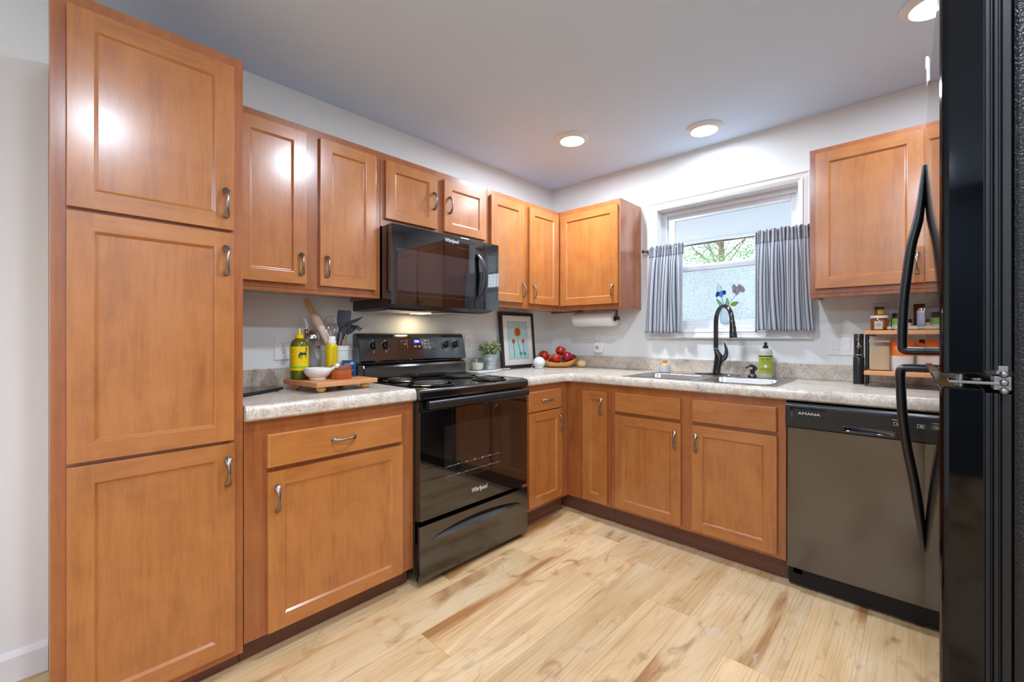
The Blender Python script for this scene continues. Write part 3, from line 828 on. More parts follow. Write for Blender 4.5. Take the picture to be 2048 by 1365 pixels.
# ---- over-the-range microwave
YA, YB = -1.8325, -1.0735
t = thing('microwave_oven', 'black over-the-range microwave with curved handle hung above the stove', 'microwave', (.2, -1.453, 1.316))
g = G().box(.004, .372, YA + .004, YB - .004, 1.372, 1.7485)
obj('microwave_body', g, M['black'], t, bevel=.003)
bp_ = [(.004, 1.318), (.30, 1.322), (.365, 1.336), (.372, 1.345), (.372, 1.374), (.004, 1.374)]
b = obj('hood_base', G().prism(bp_, lambda p, y: (p[0], y, p[1]), YA + .002, YB - .002), M['black_satin'], t, bevel=.003)
for y in (-1.66, -1.25):
    g = G().box(.06, .30, y - .13, y + .13, 1.3145, 1.3185)
    fl = obj('grease_filter', g, M['steel'], b)
lens = obj('cooktop_lamp', G().box(.07, .17, -1.50, -1.41, 1.3135, 1.318), mat('hood_lamp_lens', 'fff0d0', .4, emit='ffd9a0', es=1.6), b)
ld = bpy.data.lights.new('hood_lamp', 'AREA'); ld.shape = 'RECTANGLE'; ld.size = .09; ld.size_y = .08; ld.energy = .38; ld.color = (1, .80, .52)
lo = bpy.data.objects.new('hood_lamp', ld); coll(lo); lo.parent = b; lo.location = Vector((.12, -1.455, 1.310)) - WL[b.name]
YD = -1.1965
g = G().box(.374, .400, YA, YD - .0012, 1.338, 1.7475)
round_rect_prism(g, YA, YD - .0012, 1.338, 1.7475, .006, FX, .398, .413)
md = obj('door', g, M['black_glass'], t, bevel=.0015)
def groove(g, pts, w=.0013):
    g.tube([(.4132, a, b_) for a, b_ in pts], w, n=5)
g = G(); round_rect_prism(g, -1.800, -1.262, 1.412, 1.628, .008, FX, .413, .4134); obj('door_window', g, M['mw_window'], md)
g = G(); groove(g, [(YD - .002, 1.685), (-1.806, 1.685), (-1.812, 1.680), (-1.812, 1.396), (-1.806, 1.390), (YD - .002, 1.390)], .0009); obj('door_groove', g, M['gasket'], md)
pts = []; rad = []
n_ = 22
for i in range(n_ + 1):
    s = -1 + 2 * i / n_
    pts.append((.415 + .034 * (1 - abs(s) ** 3.2), -1.252 + .032 * (1 - s * s), 1.533 + .134 * s)); rad.append(.0125)
hg = G(); rings = []
for i, p in enumerate(pts):
    s = -1 + 2 * i / n_; hw = .0185 - .004 * abs(s); th = .0085
    rings.append([(p[0] + th * math.cos(2 * PI * k / 12), p[1] + hw * math.sin(2 * PI * k / 12), p[2]) for k in range(12)])
hg.loft(rings)
for s in (-1, 1): hg.box(.412, .424, -1.262, -1.243, 1.533 + s * .128 - .008, 1.533 + s * .128 + .008)
obj('handle', hg, M['black_satin'], md, smooth=True, sharp=50)
logo_script(md, (0, 1, 0), (0, 0, 1), (.4136, -1.446, 1.7165), .030, M['white_print'])
g = G().box(.374, .400, YD + .0012, YB, 1.338, 1.7475); round_rect_prism(g, YD + .0012, YB, 1.338, 1.7475, .006, FX, .398, .413)
mp_ = obj('control_panel', g, M['black_glass'], t, bevel=.0015)
g = G(); groove(g, [(YD + .002, 1.685), (-1.098, 1.685), (-1.092, 1.680), (-1.092, 1.396), (-1.098, 1.390), (YD + .002, 1.390)], .0009); obj('panel_groove', g, M['gasket'], mp_)
g = G()
for j in range(9):
    for i in range(3):
        y = -1.176 + i * .026; z = 1.420 + j * .020
        g.box(.413, .4133, y, y + .012, z, z + .0022)
obj('button_marks', g, mat('grey_print', '50565c', .5), mp_)

# ---- dishwasher
t = thing('dishwasher', 'black built-in dishwasher under the worktop right of the sink cabinet', 'dishwasher', (2.19, -.33, 0))
X0, X1 = 1.8865, 2.484
FY = lambda p, n: (p[0], -n, p[1])
obj('dishwasher_body', G().box(X0 + .004, X1 - .004, -.60, -.03, .012, .868), M['black_matte'], t)
g = G().box(X0 + .004, X1, -.645, -.602, .104, .757)
ddr = obj('door', g, M['dw_panel'], t, bevel=.004)
g = G(); pr = [(.602, .759), (.655, .759), (.655, .790), (.650, .858), (.640, .868), (.602, .868)]
g.prism(pr, lambda p, x: (x, -p[0], p[1]), X0, X1)
cpn = obj('control_panel', g, M['black_satin'], t, bevel=.002)
# inset upper band and the pocket handle
g = G(); g.loft([[(X0 + a, -n, z) for a, z in ((.0, .797), (X1 - X0, .797), (X1 - X0, .797 + .055), (.0, .797 + .055))] for n in (.6545, .6562)])
band = obj('display_band', g, M['black_satin'], cpn, bevel=.0008)
g = G(); round_rect_prism(g, X0 + .022, X0 + .155, .8445, .8505, .001, FY, .655, .6568); g.box(X0 + .022, X0 + .030, -.6568, -.655, .803, .849)
obj('indicator_strip', g, M['black_glass'], band)
lettering('logo', 'AMANA', .0165, M['white_print'], band, (1, 0, 0), (0, 0, 1), (1.979, -.6569, .8245), sx=1.45)
for x, w_ in ((2.268, .030), (2.338, .026), (2.376, .026)):
    g = G()
    for a in ((0, 0, w_, .0012), (0, .013, w_, .0142), (0, 0, .0012, .0142), (w_ - .0012, 0, w_, .0142), (w_ * .3, .005, w_ * .7, .009)):
        g.box(x + a[0], x + a[2], -.6568, -.656, .814 + a[1], .814 + a[3])
    if x < 2.3: g.box(2.262, 2.30, -.6568, -.656, .836, .838)
    obj('button_marks', g, M['white_print'], band)
g = G(); hx0, hx1 = 2.108, 2.272
rings = [rr(hx0, hx1, .766, .789, .008, 0)]
def hz(r_, n): return [(q[0], -n, q[1]) for q in r_]
g.loft([hz(rr(hx0 - .003, hx1 + .003, .763, .792, .009, 0), .6552), hz(rr(hx0, hx1, .766, .789, .008, 0), .6575), hz(rr(hx0 + .004, hx1 - .004, .769, .787, .006, 0), .6555)])
obj('pocket_handle', g, M['black_glass'], cpn, smooth=True)
obj('toe_panel', G().box(X0 + .006, X1, -.585, -.56, .012, .100).box(X0 + .02, X0 + .06, -.60, -.585, .06, .09), M['black_satin'], t, bevel=.002)
for x in (X0 + .05, X1 - .05):
    obj('foot', G().cyl((x, -.50, 0), (x, -.50, .014), .016), M['black_matte'], t)

# ---- refrigerator (local axes: x depth, y along the doors, near corner at the origin)
TH = math.atan2(.015, .786)
t = thing('refrigerator', 'tall black top-freezer refrigerator at the right edge, seen from its hinge side', 'refrigerator', (2.3735, -2.086, 0), TH)
WF, HF = .786, 1.735
obj('fridge_body', G().box(.074, .70, .004, WF - .004, .025, HF - .01), M['fridge_side'], t, bevel=.006, world=False)
def fdoor(name, z0, z1, label):
    poly = [(.0, .010), (.003, .003), (.010, .0), (.047, .0), (.047, WF), (.010, WF), (.003, WF - .003), (.0, WF - .010)]
    # gently bowed front
    fr = [(-.001 * math.sin(PI * k / 10), .010 + (WF - .020) * k / 10) for k in range(9, 0, -1)]
    g = G().prism(poly + fr, lambda p, z: (p[0], p[1], z), z0, z1)
    d = obj(name, g, M['fridge'], t, bevel=.002, world=False, label=label)
    g = G()
    for x0, x1, ins in ((.047, .0525, .006), (.0525, .056, .010), (.056, .0605, .005), (.0605, .064, .011), (.064, .0735, .007)):
        g.box(x0, x1, ins, WF - ins, z0 + .006, z1 - .006)
    obj('door_gasket', g, M['gasket'], d, world=False, bevel=.0012)
    return d
fz = fdoor('freezer_door', 1.121, HF, None)
fd = fdoor('fridge_door', .06, 1.100, None)
HYL = .752
def bar(path, door, rads):
    obj('handle', G().tube([(-n - .001, HYL, z) for n, z in path], rads, n=14, flat=1.25, up=(1, 0, 0)), M['black_satin'], door, smooth=True, world=False, sharp=70)
def curve(pts, k=6):
    out = []
    for i in range(len(pts) - 1):
        p0, p1, p2, p3 = pts[max(i - 1, 0)], pts[i], pts[i + 1], pts[min(i + 2, len(pts) - 1)]
        for j in range(k):
            s = j / k
            out.append(tuple(.5 * ((2 * p1[c]) + (-p0[c] + p2[c]) * s + (2 * p0[c] - 5 * p1[c] + 4 * p2[c] - p3[c]) * s * s + (-p0[c] + 3 * p1[c] - 3 * p2[c] + p3[c]) * s ** 3) for c in range(len(p1))))
    out.append(tuple(pts[-1])); return out
up_ = [(-.004, 1.1355), (.030, 1.1355), (.043, 1.138), (.0465, 1.150), (.046, 1.20), (.043, 1.28), (.035, 1.37), (.0265, 1.44), (.014, 1.50), (.007, 1.56), (.004, 1.60), (.000, 1.655)]
cu_ = curve(up_); bar(cu_, fz, [.0115 if z < 1.5 else .0115 - .006 * (z - 1.5) / .155 for n, z in cu_])
lo_ = [(-.004, 1.0865), (.034, 1.0865), (.047, 1.083), (.0508, 1.070), (.050, 1.037), (.046, .95), (.038, .87), (.021, .76), (.009, .66), (.003, .60), (-.001, .575)]
cu_ = curve(lo_); bar(cu_, fd, [.0115 if z > .7 else .0115 - .005 * (.7 - z) / .125 for n, z in cu_])
g = G().box(.010, .072, .004, .048, 1.1065, 1.1105).box(.056, .0735, .008, .040, 1.099, 1.119)
g.cyl((.022, .026, 1.100), (.022, .026, 1.120), .006, n=16).cyl((.040, .02, 1.1105), (.040, .02, 1.115), .006, n=8)
for z in (1.098, 1.110, 1.122): g.sphere((.066, .006, z), .0052, 12, 8)
g.box(.058, .070, .006, .012, 1.122, 1.134)
obj('hinge', g, mat('hinge_steel', '8c8c8e', .35, 1), t, world=False, bevel=.0008)
obj('kick_grille', G().box(.03, .08, .02, WF - .02, .0, .055), M['black_matte'], t, world=False)
cl = thing('magnet_clip', 'small white magnetic clip stuck high on the freezer door edge', 'clip', (2.3705, -1.98, 1.630), TH)
obj('clip_body', G().box(-.011, -.0065, -.010, .010, -.020, .020).box(-.0125, -.008, -.007, .007, .006, .026), M['plastic_w'], cl, world=False, bevel=.002)

# ================================================================ lamps
def downlight(x, y, label, group, pw=1.0):
    t = thing('ceiling_light', label, 'light', (x, y, H), group=group)
    obj('trim_ring', G().lathe([(.103, 0), (.104, -.003), (.101, -.007), (.090, -.014), (.080, -.020), (.075, -.021), (.074, -.017), (.074, -.001)], (0, 0, 0), 48, cap=False), M['trim'], t, smooth=True, world=False)
    obj('lens', G().lathe([(.074, -.0165), (.05, -.0185), (.001, -.019)], (0, 0, 0), 40, cap=False), LENS, t, smooth=True, world=False)
    l = bpy.data.lights.new('downlight', 'AREA'); l.shape = 'DISK'; l.size = .14; l.energy = LAMP_POWER * pw; l.color = (.83, .96, 1.13)
    lo = bpy.data.objects.new('downlight', l); coll(lo); lo.parent = t; lo.location = (0, 0, -.023)
    return t
LENS = mat('lit_lens', 'ffffff', .5, emit='fbfdff', es=9.0)
downlight(.720, -.715, 'round white ceiling downlight above the corner of the worktop, farther from the window', None)
downlight(1.386, -.282, 'round white ceiling downlight close to the wall above the sink window', None, .2)
downlight(2.388, -.715, 'round white ceiling downlight at the top edge beside the fridge', None, .38)
for x, y, pw in ((1.55, -1.80, 1.0), (2.42, -2.80, 1.0), (1.2, -5.7, 1.3), (2.5, -5.7, 2.6)):  # last two are unseen lamps added to brighten the lower cabinets
    downlight(x, y, 'unseen round white ceiling downlight in the part of the room behind the camera', 'downlights behind the camera', pw)

# ================================================================ left worktop
t = thing('glass_cutting_board', 'thin dark glass board lying on the worktop beside the pantry', 'cutting board', (.229, -2.277, CT))
ca = Vector((.125, -.191, 0)).normalized(); cb = Vector((-.191, -.125, 0)).normalized()
def lp(a, b, z): q = ca * a + cb * b; return (q.x, q.y, z)
P4 = [(0, 0), (.27, 0), (.27, .17), (0, .17)]
obj('glass_slab', G().loft([[lp(a, b, z) for a, b in P4] for z in (.004, .016)]), M['glass_board'], t, world=False, bevel=.003)
g = G()
for a, b in ((.02, .02), (.25, .02), (.25, .15), (.02, .15)): g.cyl(lp(a, b, 0), lp(a, b, .005), .008)
obj('rubber_feet', g, M['black_matte'], t, world=False)

BT = .977
riser = thing('riser_board', 'square acacia riser board on four ball feet, between cutting board and stove', 'riser', (.312, -2.096, CT), math.radians(6.5))
obj('board_top', G().box(-.150, .145, -.150, .158, .0255, BT - CT), M['board'], riser, world=False, bevel=.003)
for x in (-.105, .105):
    for y in (-.108, .112): obj('ball_foot', G().sphere((x, y, .0145), .0205, sc=(1, 1, .70)), M['handwood'], riser, smooth=True, world=False)

def bottle(name, label, cat, loc, prof, m, rz=0, n=32):
    t = thing(name, label, cat, loc, rz)
    obj('bottle_body', G().lathe(prof, n=n), m, t, smooth=True, world=False)
    return t
def facing(x, y): return math.atan2(-3.0158 - y, 2.3548 - x)
# olive oil squeeze bottle
x, y = .229, -2.207; a = facing(x, y)
t = bottle('oil_bottle', 'green squeeze oil bottle with yellow label and pointed yellow cap', 'bottle', (x, y, BT), [(.033, 0), (.037, .002), (.0385, .01), (.040, .03), (.0402, .15), (.039, .162), (.034, .176), (.024, .186), (.0165, .190), (.0165, .196)], M['olive'], a)
RL = .0406
def wrap(name, r, z0, z1, a0, a1, m, parent, n=20, th=.0004):
    rings = []
    for k in range(n + 1):
        q = math.radians(a0 + (a1 - a0) * k / n); c, s = math.cos(q), math.sin(q)
        rings.append([(r * c, r * s, z0), ((r + th) * c, (r + th) * s, z0), ((r + th) * c, (r + th) * s, z1), (r * c, r * s, z1)])
    return obj(name, G().loft(rings), m, parent, smooth=True, world=False, sharp=60)
lb = wrap('label', RL, .042, .153, -120, 70, M['yellow'], t)
wrap('green_stripe', RL + .0005, .054, .062, -120, 70, M['lime_band'], lb)
# dark long-legged animal silhouette printed on the label
def on_label(poly, r, th=.0006, turn=0):
    pts = []
    for px, pz in poly: pts.append((px, pz))
    f = lambda p, n: ((r + n) * math.cos(p[0] / r + turn), (r + n) * math.sin(p[0] / r + turn), p[1])
    return pts, f
g = G(); T = math.radians(26)
AS = 1.22
for poly in ([(.006, .124), (.011, .126), (.013, .136), (.012, .141), (.008, .140), (.009, .135)], [(.006, .139), (.014, .140), (.015, .142), (.008, .143)],
             [(-.014, .120), (-.012, .112), (-.013, .100), (-.015, .100), (-.016, .112), (-.017, .104), (-.019, .104), (-.018, .116)],
             [(-.009, .115), (-.006, .114), (-.007, .099), (-.009, .099)], [(.007, .117), (.011, .117), (.009, .106), (.012, .101), (.0095, .101), (.007, .106)]):
    p_, f_ = on_label([(a_ * AS, .118 + (b_ - .118) * AS) for a_, b_ in poly], RL, turn=T); g.prism(p_, f_, .0004, .0009)
NB = 14
bt = [(-.0148 + .0262 * i / NB, .1225 + .0030 * math.sin(PI * min(1, i / 5)) + .0015 * (i / NB), .1125 + .0018 * math.sin(PI * i / NB)) for i in range(NB + 1)]
for (x0_, t0_, b0_), (x1_, t1_, b1_) in zip(bt, bt[1:]):
    p_, f_ = on_label([(x0_ * AS, .118 + (b0_ - .118) * AS), (x1_ * AS, .118 + (b1_ - .118) * AS), (x1_ * AS, .118 + (t1_ - .118) * AS), (x0_ * AS, .118 + (t0_ - .118) * AS)], RL, turn=T); g.prism(p_, f_, .0003, .0009)
obj('animal_emblem', g, M['navy'], lb, world=False)
g = G()
for k in range(7):
    z = .135 - k * .010; p_, f_ = on_label([(-.030 - .0, z), (-.018 - .004 * (k % 3), z), (-.018 - .004 * (k % 3), z + .0016), (-.030, z + .0016)], RL, turn=T - .55); g.prism(p_, f_, .0004, .0008)
for k in range(4):
    z = .090 - k * .0045; p_, f_ = on_label([(-.006 + .003 * k, z), (.014, z), (.014, z + .0014), (-.006 + .003 * k, z + .0014)], RL, turn=T); g.prism(p_, f_, .0004, .0008)
obj('printed_lines', g, mat('label_print', '8a7410', .6), lb, world=False)
obj('cap', G().lathe([(.0185, .1905), (.0187, .193), (.0183, .206), (.012, .2085), (.0075, .212), (.0055, .224), (.0050, .234), (.003, .2365), (.0005, .237)], n=24), M['yellow_cap'], t, smooth=True, world=False)
# clear oil cruet with pourer
t = thing('oil_cruet', 'clear glass oil cruet with metal pourer, half hidden behind the yellow labelled bottle', 'bottle', (.170, -2.152, BT), facing(.17, -2.152))
obj('glass_body', G().lathe([(.026, 0), (.0275, .003), (.0275, .150), (.024, .168), (.013, .185), (.0115, .192), (.0115, .212), (.0145, .214), (.0145, .219), (.011, .219)], n=28), M['jar_glass'], t, smooth=True, world=False)
obj('oil', G().lathe([(.024, .004), (.0258, .006), (.0258, .052), (.001, .0525)], n=28), M['oil'], t, smooth=True, world=False)
g = G().lathe([(.0105, .215), (.0135, .222), (.014, .228), (.006, .234), (.0045, .240)], n=18)
g.tube(curve([(0, 0, .236), (0, -.002, .252), (0, -.006, .266), (0, -.012, .277), (0, -.017, .279)], 4), .0038, n=8)
g.tube(curve([(0, .001, .240), (0, .006, .252), (0, .000, .272), (0, -.010, .283), (0, -.014, .281)], 4), .0015, n=6)
obj('pourer', g, M['chrome'], t, smooth=True, world=False)
# spray can
t = thing('cooking_spray_can', 'slim yellow cooking spray can with clear white cap, in front of the utensil crock', 'can', (.250, -2.064, BT), facing(.25, -2.064))
obj('can_body', G().lathe([(.025, 0), (.0275, .003), (.0278, .008), (.0278, .145), (.0268, .155), (.021, .163), (.0205, .166)], n=28), M['yellow_can'], t, smooth=True, world=False)
obj('cap', G().lathe([(.0205, .164), (.0208, .166), (.0208, .176), (.0185, .178), (.0185, .197), (.0165, .2), (.001, .2)], n=24), mat('spray_cap', 'e6e4e0', .3), t, smooth=True, world=False)
g = G()
for k in range(9):
    z = .125 - .009 * k; ln_ = .008 + .012 * ((k * 37) % 5) / 5
    p_, f_ = on_label([(-.002, z), (-.002 + ln_, z), (-.002 + ln_, z + .0014), (-.002, z + .0014)], .0278); g.prism(p_, f_, .0, .0005)
p_, f_ = on_label([(-.035, .138), (.035, .138), (.035, .1395), (-.035, .1395)], .0278); 
obj('printed_lines', g, mat('can_print', '9a8410', .5), t, world=False)
# mortar and pestle
t = thing('mortar', 'white ceramic mortar bowl on the front corner of the riser board', 'bowl', (.318, -2.159, BT))
obj('mortar_bowl', G().lathe([(.034, 0), (.037, .002), (.0365, .008), (.037, .011), (.050, .020), (.0595, .036), (.0605, .048), (.0585, .0545), (.0555, .0545), (.054, .045), (.045, .028), (.025, .016), (.001, .014)], n=44, cap=False), M['ceramic'], t, smooth=True, world=False)
g = G(); 
v0_, v1_ = Vector((.325, -2.150, .995)), Vector((.381, -2.097, 1.040))
pts = [v0_.lerp(v1_, s) for s in (0, .12, .3, .7, .9, .96)]
pe = thing('pestle', 'white ceramic pestle leaning in the mortar', 'pestle', tuple(v0_))
obj('pestle_rod', G().tube(pts, [.006, .0115, .0125, .0085, .008, .0075], n=16).sphere(tuple(v1_), .0118), M['ceramic'], pe, smooth=True)
# salt cellar
t = thing('salt_cellar', 'round reddish wooden salt cellar with a dark swivel lid', 'salt cellar', (.357, -2.066, BT))
obj('cellar_body', G().lathe([(.0445, 0), (.046, .002), (.046, .043), (.001, .043)], n=40), M['redwood'], t, smooth=True, world=False)
obj('lid', G().lathe([(.0462, .0435), (.0462, .0605), (.045, .062), (.001, .062)], n=40), M['redwood_dark'], t, smooth=True, world=False)
# blue carton
t = thing('blue_carton', 'small dark blue carton with white marks behind the salt cellar', 'box', (.266, -1.982, BT), math.radians(-28))
obj('carton', G().box(-.020, .020, -.033, .033, 0, .080), M['blue_box'], t, world=False, bevel=.001)
g = G().box(.0202, .0206, -.022, .020, .060, .064).box(.0202, .0206, -.024, .004, .050, .055).box(.0202, .0206, .006, .022, .064, .072).box(.0202, .0206, -.026, .022, .030, .033)
obj('printed_marks', g, mat('carton_print', '8ab0e0', .5), t, world=False)
# utensil crock
CX, CY = .165, -2.008
t = thing('utensil_crock', 'pale stoneware crock full of cooking utensils at the back of the riser board', 'crock', (CX, CY, BT))
obj('crock_body', G().lathe([(.062, 0), (.066, .004), (.0665, .128), (.069, .130), (.0695, .138), (.0685, .140), (.0695, .142), (.0695, .150), (.067, .152), (.063, .151), (.0625, .13), (.0615, .012), (.001, .010)], n=44, cap=False), M['stoneware'], t, smooth=True, world=False)
CB = Vector((CX, CY, BT + .02))
def utensil(name, label, cat, g, m, parts=(), group=None):
    t = thing(name, label, cat, tuple(CB), group=group)
    for nm, gg, mm, sm in parts: obj(nm, gg, mm, t, smooth=sm)
    return t
def line(a, b, s): return tuple(Vector(a).lerp(Vector(b), s))
A, B = (.057, -2.112, 1.365), (.200, -1.978, 1.010)
ax = (Vector(B) - Vector(A)).normalized()
Lr = (Vector(B) - Vector(A)).length
pA = lambda d: tuple(Vector(A) + ax * d)
utensil('rolling_pin', 'pale wooden rolling pin standing tilted in the utensil crock', 'rolling pin', None, None,
        [('roller', G().tube([pA(.087), pA(.090), pA(.094), pA(.30), pA(.304)], [.010, .0215, .0235, .0235, .021], n=24), M['pinwood'], True),
         ('handle', G().tube([pA(0), pA(.003), pA(.02), pA(.05), pA(.075), pA(.09)], [.004, .0085, .0105, .0112, .009, .0085], n=16), M['handwood'], True)])
# ladle: bowl seen as a polished dome
lb_c = Vector((.098, -2.098, 1.166))
prf = [(.001, .046)] + [(.046 * math.sin(PI / 2 * k / 8), .046 * math.cos(PI / 2 * k / 8)) for k in range(1, 9)] + [(.0445, .0)] + [(.0445 * math.sin(PI / 2 * k / 8), .0445 * math.cos(PI / 2 * k / 8)) for k in range(7, 0, -1)] + [(.001, .0445)]
utensil('ladle', 'shiny steel ladle with its bowl turned down over the crock edge', 'ladle', None, None,
        [('ladle_bowl', G().lathe(prf, tuple(lb_c), 28, cap=False), M['chrome'], True),
         ('handle', G().tube(curve([tuple(lb_c + Vector((.02, .026, .018))), (.128, -2.055, 1.15), (.148, -2.03, 1.10), (.175, -1.995, 1.00)], 5), .0032, n=8), M['chrome'], True)])
# small grater
ga, gb = Vector((.110, -2.075, 1.170)), Vector((.128, -2.058, 1.122))
q = [(.081, -2.105, 1.163), (.112, -2.075, 1.169), (.120, -2.068, 1.131), (.095, -2.091, 1.121)]
nrm = Vector((.9, -.42, .1)).normalized() * .004
utensil('hand_grater', 'small grey perforated hand grater hanging over the crock edge beside the ladle', 'grater', None, None,
        [('grater_plate', G().loft([[tuple(Vector(p) - nrm) for p in q], [tuple(Vector(p) + nrm) for p in q]]), mat('grater_grey', 'a8aca0', .4, .5), False),
         ('handle', G().tube([(.112, -2.078, 1.128), (.150, -2.03, 1.09), (.17, -2.01, 1.01)], .004, n=8), M['black_satin'], True)])
# whisk
hd, tp = Vector((.172, -2.003, 1.05)), Vector((.155, -2.020, 1.240))
wx = (tp - hd).normalized(); e1 = wx.cross(Vector((0, 0, 1))).normalized(); e1 = Vector((.7286, .685, 0)); e1 = (e1 - wx * e1.dot(wx)).normalized(); e2 = wx.cross(e1)
g = G(); L_ = (tp - hd).length
for k in range(7):
    a = PI * k / 7; e = e1 * math.cos(a) + e2 * math.sin(a); pts = []
    for i in range(25):
        q_ = -PI + 2 * PI * i / 24
        r_ = .033 * math.sin(q_ * .5) * (1 if True else 1)
        s_ = .40 + .6 * math.cos(q_ * .5) ** .8 if abs(q_) < PI - .01 else .40
        w_ = math.copysign(abs(math.sin(q_ * .5)), q_); prof_ = .043 * (math.sin(min(abs(q_), PI) * .5) ** .6) * (1 - .85 * max(0, (abs(q_) - 1.7) / (PI - 1.7)) ** 1.2)
        pts.append(tuple(hd + wx * L_ * s_ + e * math.copysign(prof_, q_)))
    g.tube(pts, .0010, n=5)
utensil('balloon_whisk', 'steel balloon whisk standing wires up in the utensil crock', 'whisk', None, None,
        [('wires', g, M['chrome'], True), ('handle', G().tube([tuple(hd + wx * L_ * .42), tuple(hd), tuple(hd - wx * .03)], .0065, n=12), M['steel'], True)])
# turners
def slab(q, th, d): 
    n_ = Vector(d).normalized() * th
    return G().loft([[tuple(Vector(p) - n_) for p in q], [tuple(Vector(p) + n_) for p in q]])
utensil('spatula', 'wide blue-grey nylon spatula standing highest in the crock', 'spatula', None, None,
        [('blade', slab([(.176, -2.004, 1.240), (.182, -2.002, 1.306), (.187, -1.996, 1.3115), (.226, -1.957, 1.3085), (.231, -1.953, 1.302), (.229, -1.955, 1.268), (.213, -1.970, 1.190), (.200, -1.983, 1.180)], .0018, (.9, -.42, 0)), M['nylon_blue'], False),
         ('handle', G().tube([(.204, -1.978, 1.19), (.188, -1.992, 1.10), (.178, -2.0, 1.01)], .0055, n=10), M['nylon'], True)])
utensil('pastry_turner', 'dark narrow turner lying across in front of the wide spatula', 'turner', None, None,
        [('blade', slab([(.188, -1.999, 1.214), (.222, -1.968, 1.252), (.276, -1.912, 1.277), (.252, -1.934, 1.252)], .0018, (.6, -.5, .5)), M['nylon'], False),
         ('handle', G().tube([(.192, -1.995, 1.218), (.178, -2.004, 1.12), (.172, -2.006, 1.01)], .005, n=10), M['nylon'], True)])
g = slab([(.212, -1.976, 1.182), (.224, -1.966, 1.222), (.236, -1.952, 1.236), (.262, -1.926, 1.232), (.246, -1.942, 1.205), (.232, -1.956, 1.190)], .003, (.9, -.42, 0))
for k in range(7):
    a = Vector(line((.222, -1.968, 1.226), (.262, -1.926, 1.206), k / 6)); g.tube([tuple(a), tuple(a + Vector((.012, .003, .012))), tuple(a + Vector((.026, .004, .010)))], [.0032, .003, .0016], n=7)
utensil('pasta_fork', 'dark teal toothed pasta fork, rightmost in the utensil crock', 'pasta fork', None, None,
        [('fork_head', g, M['teal'], False), ('handle', G().tube([(.216, -1.972, 1.188), (.204, -1.985, 1.14), (.186, -1.998, 1.01)], .0062, n=10), M['steel'], True)])
utensil('wooden_spoon', 'short reddish wooden spoon handle showing between whisk and pasta fork', 'spoon', None, None,
        [('spoon_handle', G().tube([(.208, -1.980, 1.158), (.196, -1.99, 1.10), (.184, -1.998, 1.01)], [.009, .008, .007], n=12), wood('spoon_wood', 'z', [(.3, 'a8744c'), (.7, 'bc8a60')], .6), True)])
utensil('mesh_strainer', 'fine wire strainer behind the rolling pin and spatula', 'strainer', None, None,
        [('rim', G().tube([(.160 + .030 * math.cos(2 * PI * i / 24) * .7286, -2.03 + .03 * math.cos(2 * PI * i / 24) * .685, 1.245 + .036 * math.sin(2 * PI * i / 24)) for i in range(24)], .0014, n=6, closed=True), M['steel'], True),
         ('handle', G().tube([(.160, -2.03, 1.209), (.164, -2.018, 1.10), (.166, -2.012, 1.01)], .003, n=8), M['steel'], True)])

# ================================================================ wall plates
def outlet(name, label, wall, u0, u1, z0, z1, plug=True):
    f = wallmap(wall); t = thing(name, label, 'outlet', f(.002, (u0 + u1) / 2, (z0 + z1) / 2))
    P = lambda p, n: f(n, p[0], p[1])
    g = G(); round_rect_prism(g, u0, u1, z0, z1, .004, P, .0005, .0055); pl = obj('cover_plate', g, M['plastic_w'], t, bevel=.0012)
    uc, w_ = (u0 + u1) / 2, .017
    g = G(); round_rect_prism(g, uc - w_, uc + w_, z0 + .027, z1 - .027, .002, P, .005, .0068); fc = obj('receptacle', g, M['plastic_w'], t, bevel=.0006)
    g = G()
    for zc in ((z0 + z1) / 2 + .018, (z0 + z1) / 2 - .018):
        for d_ in (-.0065, .0065): g.prism([(uc + d_ - .0011, zc - .001), (uc + d_ + .0011, zc - .001), (uc + d_ + .0011, zc + .008), (uc + d_ - .0011, zc + .008)], P, .0066, .0071)
        g.prism([(uc + .0027 * math.cos(2 * PI * i / 10), zc - .0085 + .0027 * math.sin(2 * PI * i / 10)) for i in range(10)], P, .0066, .0071)
    obj('slots', g, M['slot'], fc)
    return t
outlet('wall_outlet', 'white double outlet on the wall left of the oil bottle, above the backsplash', 'stove', -2.241, -2.161, 1.058, 1.184)
outlet('wall_outlet', 'white double outlet on the wall between the stove and the potted plant', 'stove', -1.000, -.926, 1.068, 1.191)
outlet('wall_outlet', 'white double outlet below the paper towel roll, holding a night light', 'sink', .445, .519, 1.080, 1.200)
t = thing('night_light', 'round-cornered white plug-in night light in the outlet under the paper towel', 'night light', (.479, -.0075, 1.088))
f = wallmap('sink'); P = lambda p, n: f(n, p[0], p[1])
g = G(); round_rect_prism(g, .436, .522, 1.046, 1.131, .026, P, .0074, .030); obj('light_body', g, M['plastic_w'], t, bevel=.005, seg=3, smooth=True)
obj('sensor', G().lathe([(.0165, -.0302), (.0165, -.0315), (.012, -.0318), (.001, -.0316)], (.472, 0, 1.088), 24, axis='y'), mat('sensor_grey', 'b8b6b8', .4), t, smooth=True)
t = thing('light_switch_plate', 'white double rocker switch plate on the wall beside the black electric opener', 'light switch', (2.025, -.002, 1.132))
g = G(); round_rect_prism(g, 1.964, 2.087, 1.073, 1.191, .004, P, .0005, .0055); obj('cover_plate', g, M['plastic_w'], t, bevel=.0012)
for u in (2.001, 2.050):
    g = G().loft([[f(n, u - .0165, z) for n, z in ((.005, 1.099), (.0072, 1.099), (.0066, 1.132), (.010, 1.165), (.005, 1.165))], [f(n, u + .0165, z) for n, z in ((.005, 1.099), (.0072, 1.099), (.0066, 1.132), (.010, 1.165), (.005, 1.165))]])
    obj('rocker', g, M['plastic_w'], t, bevel=.0008)

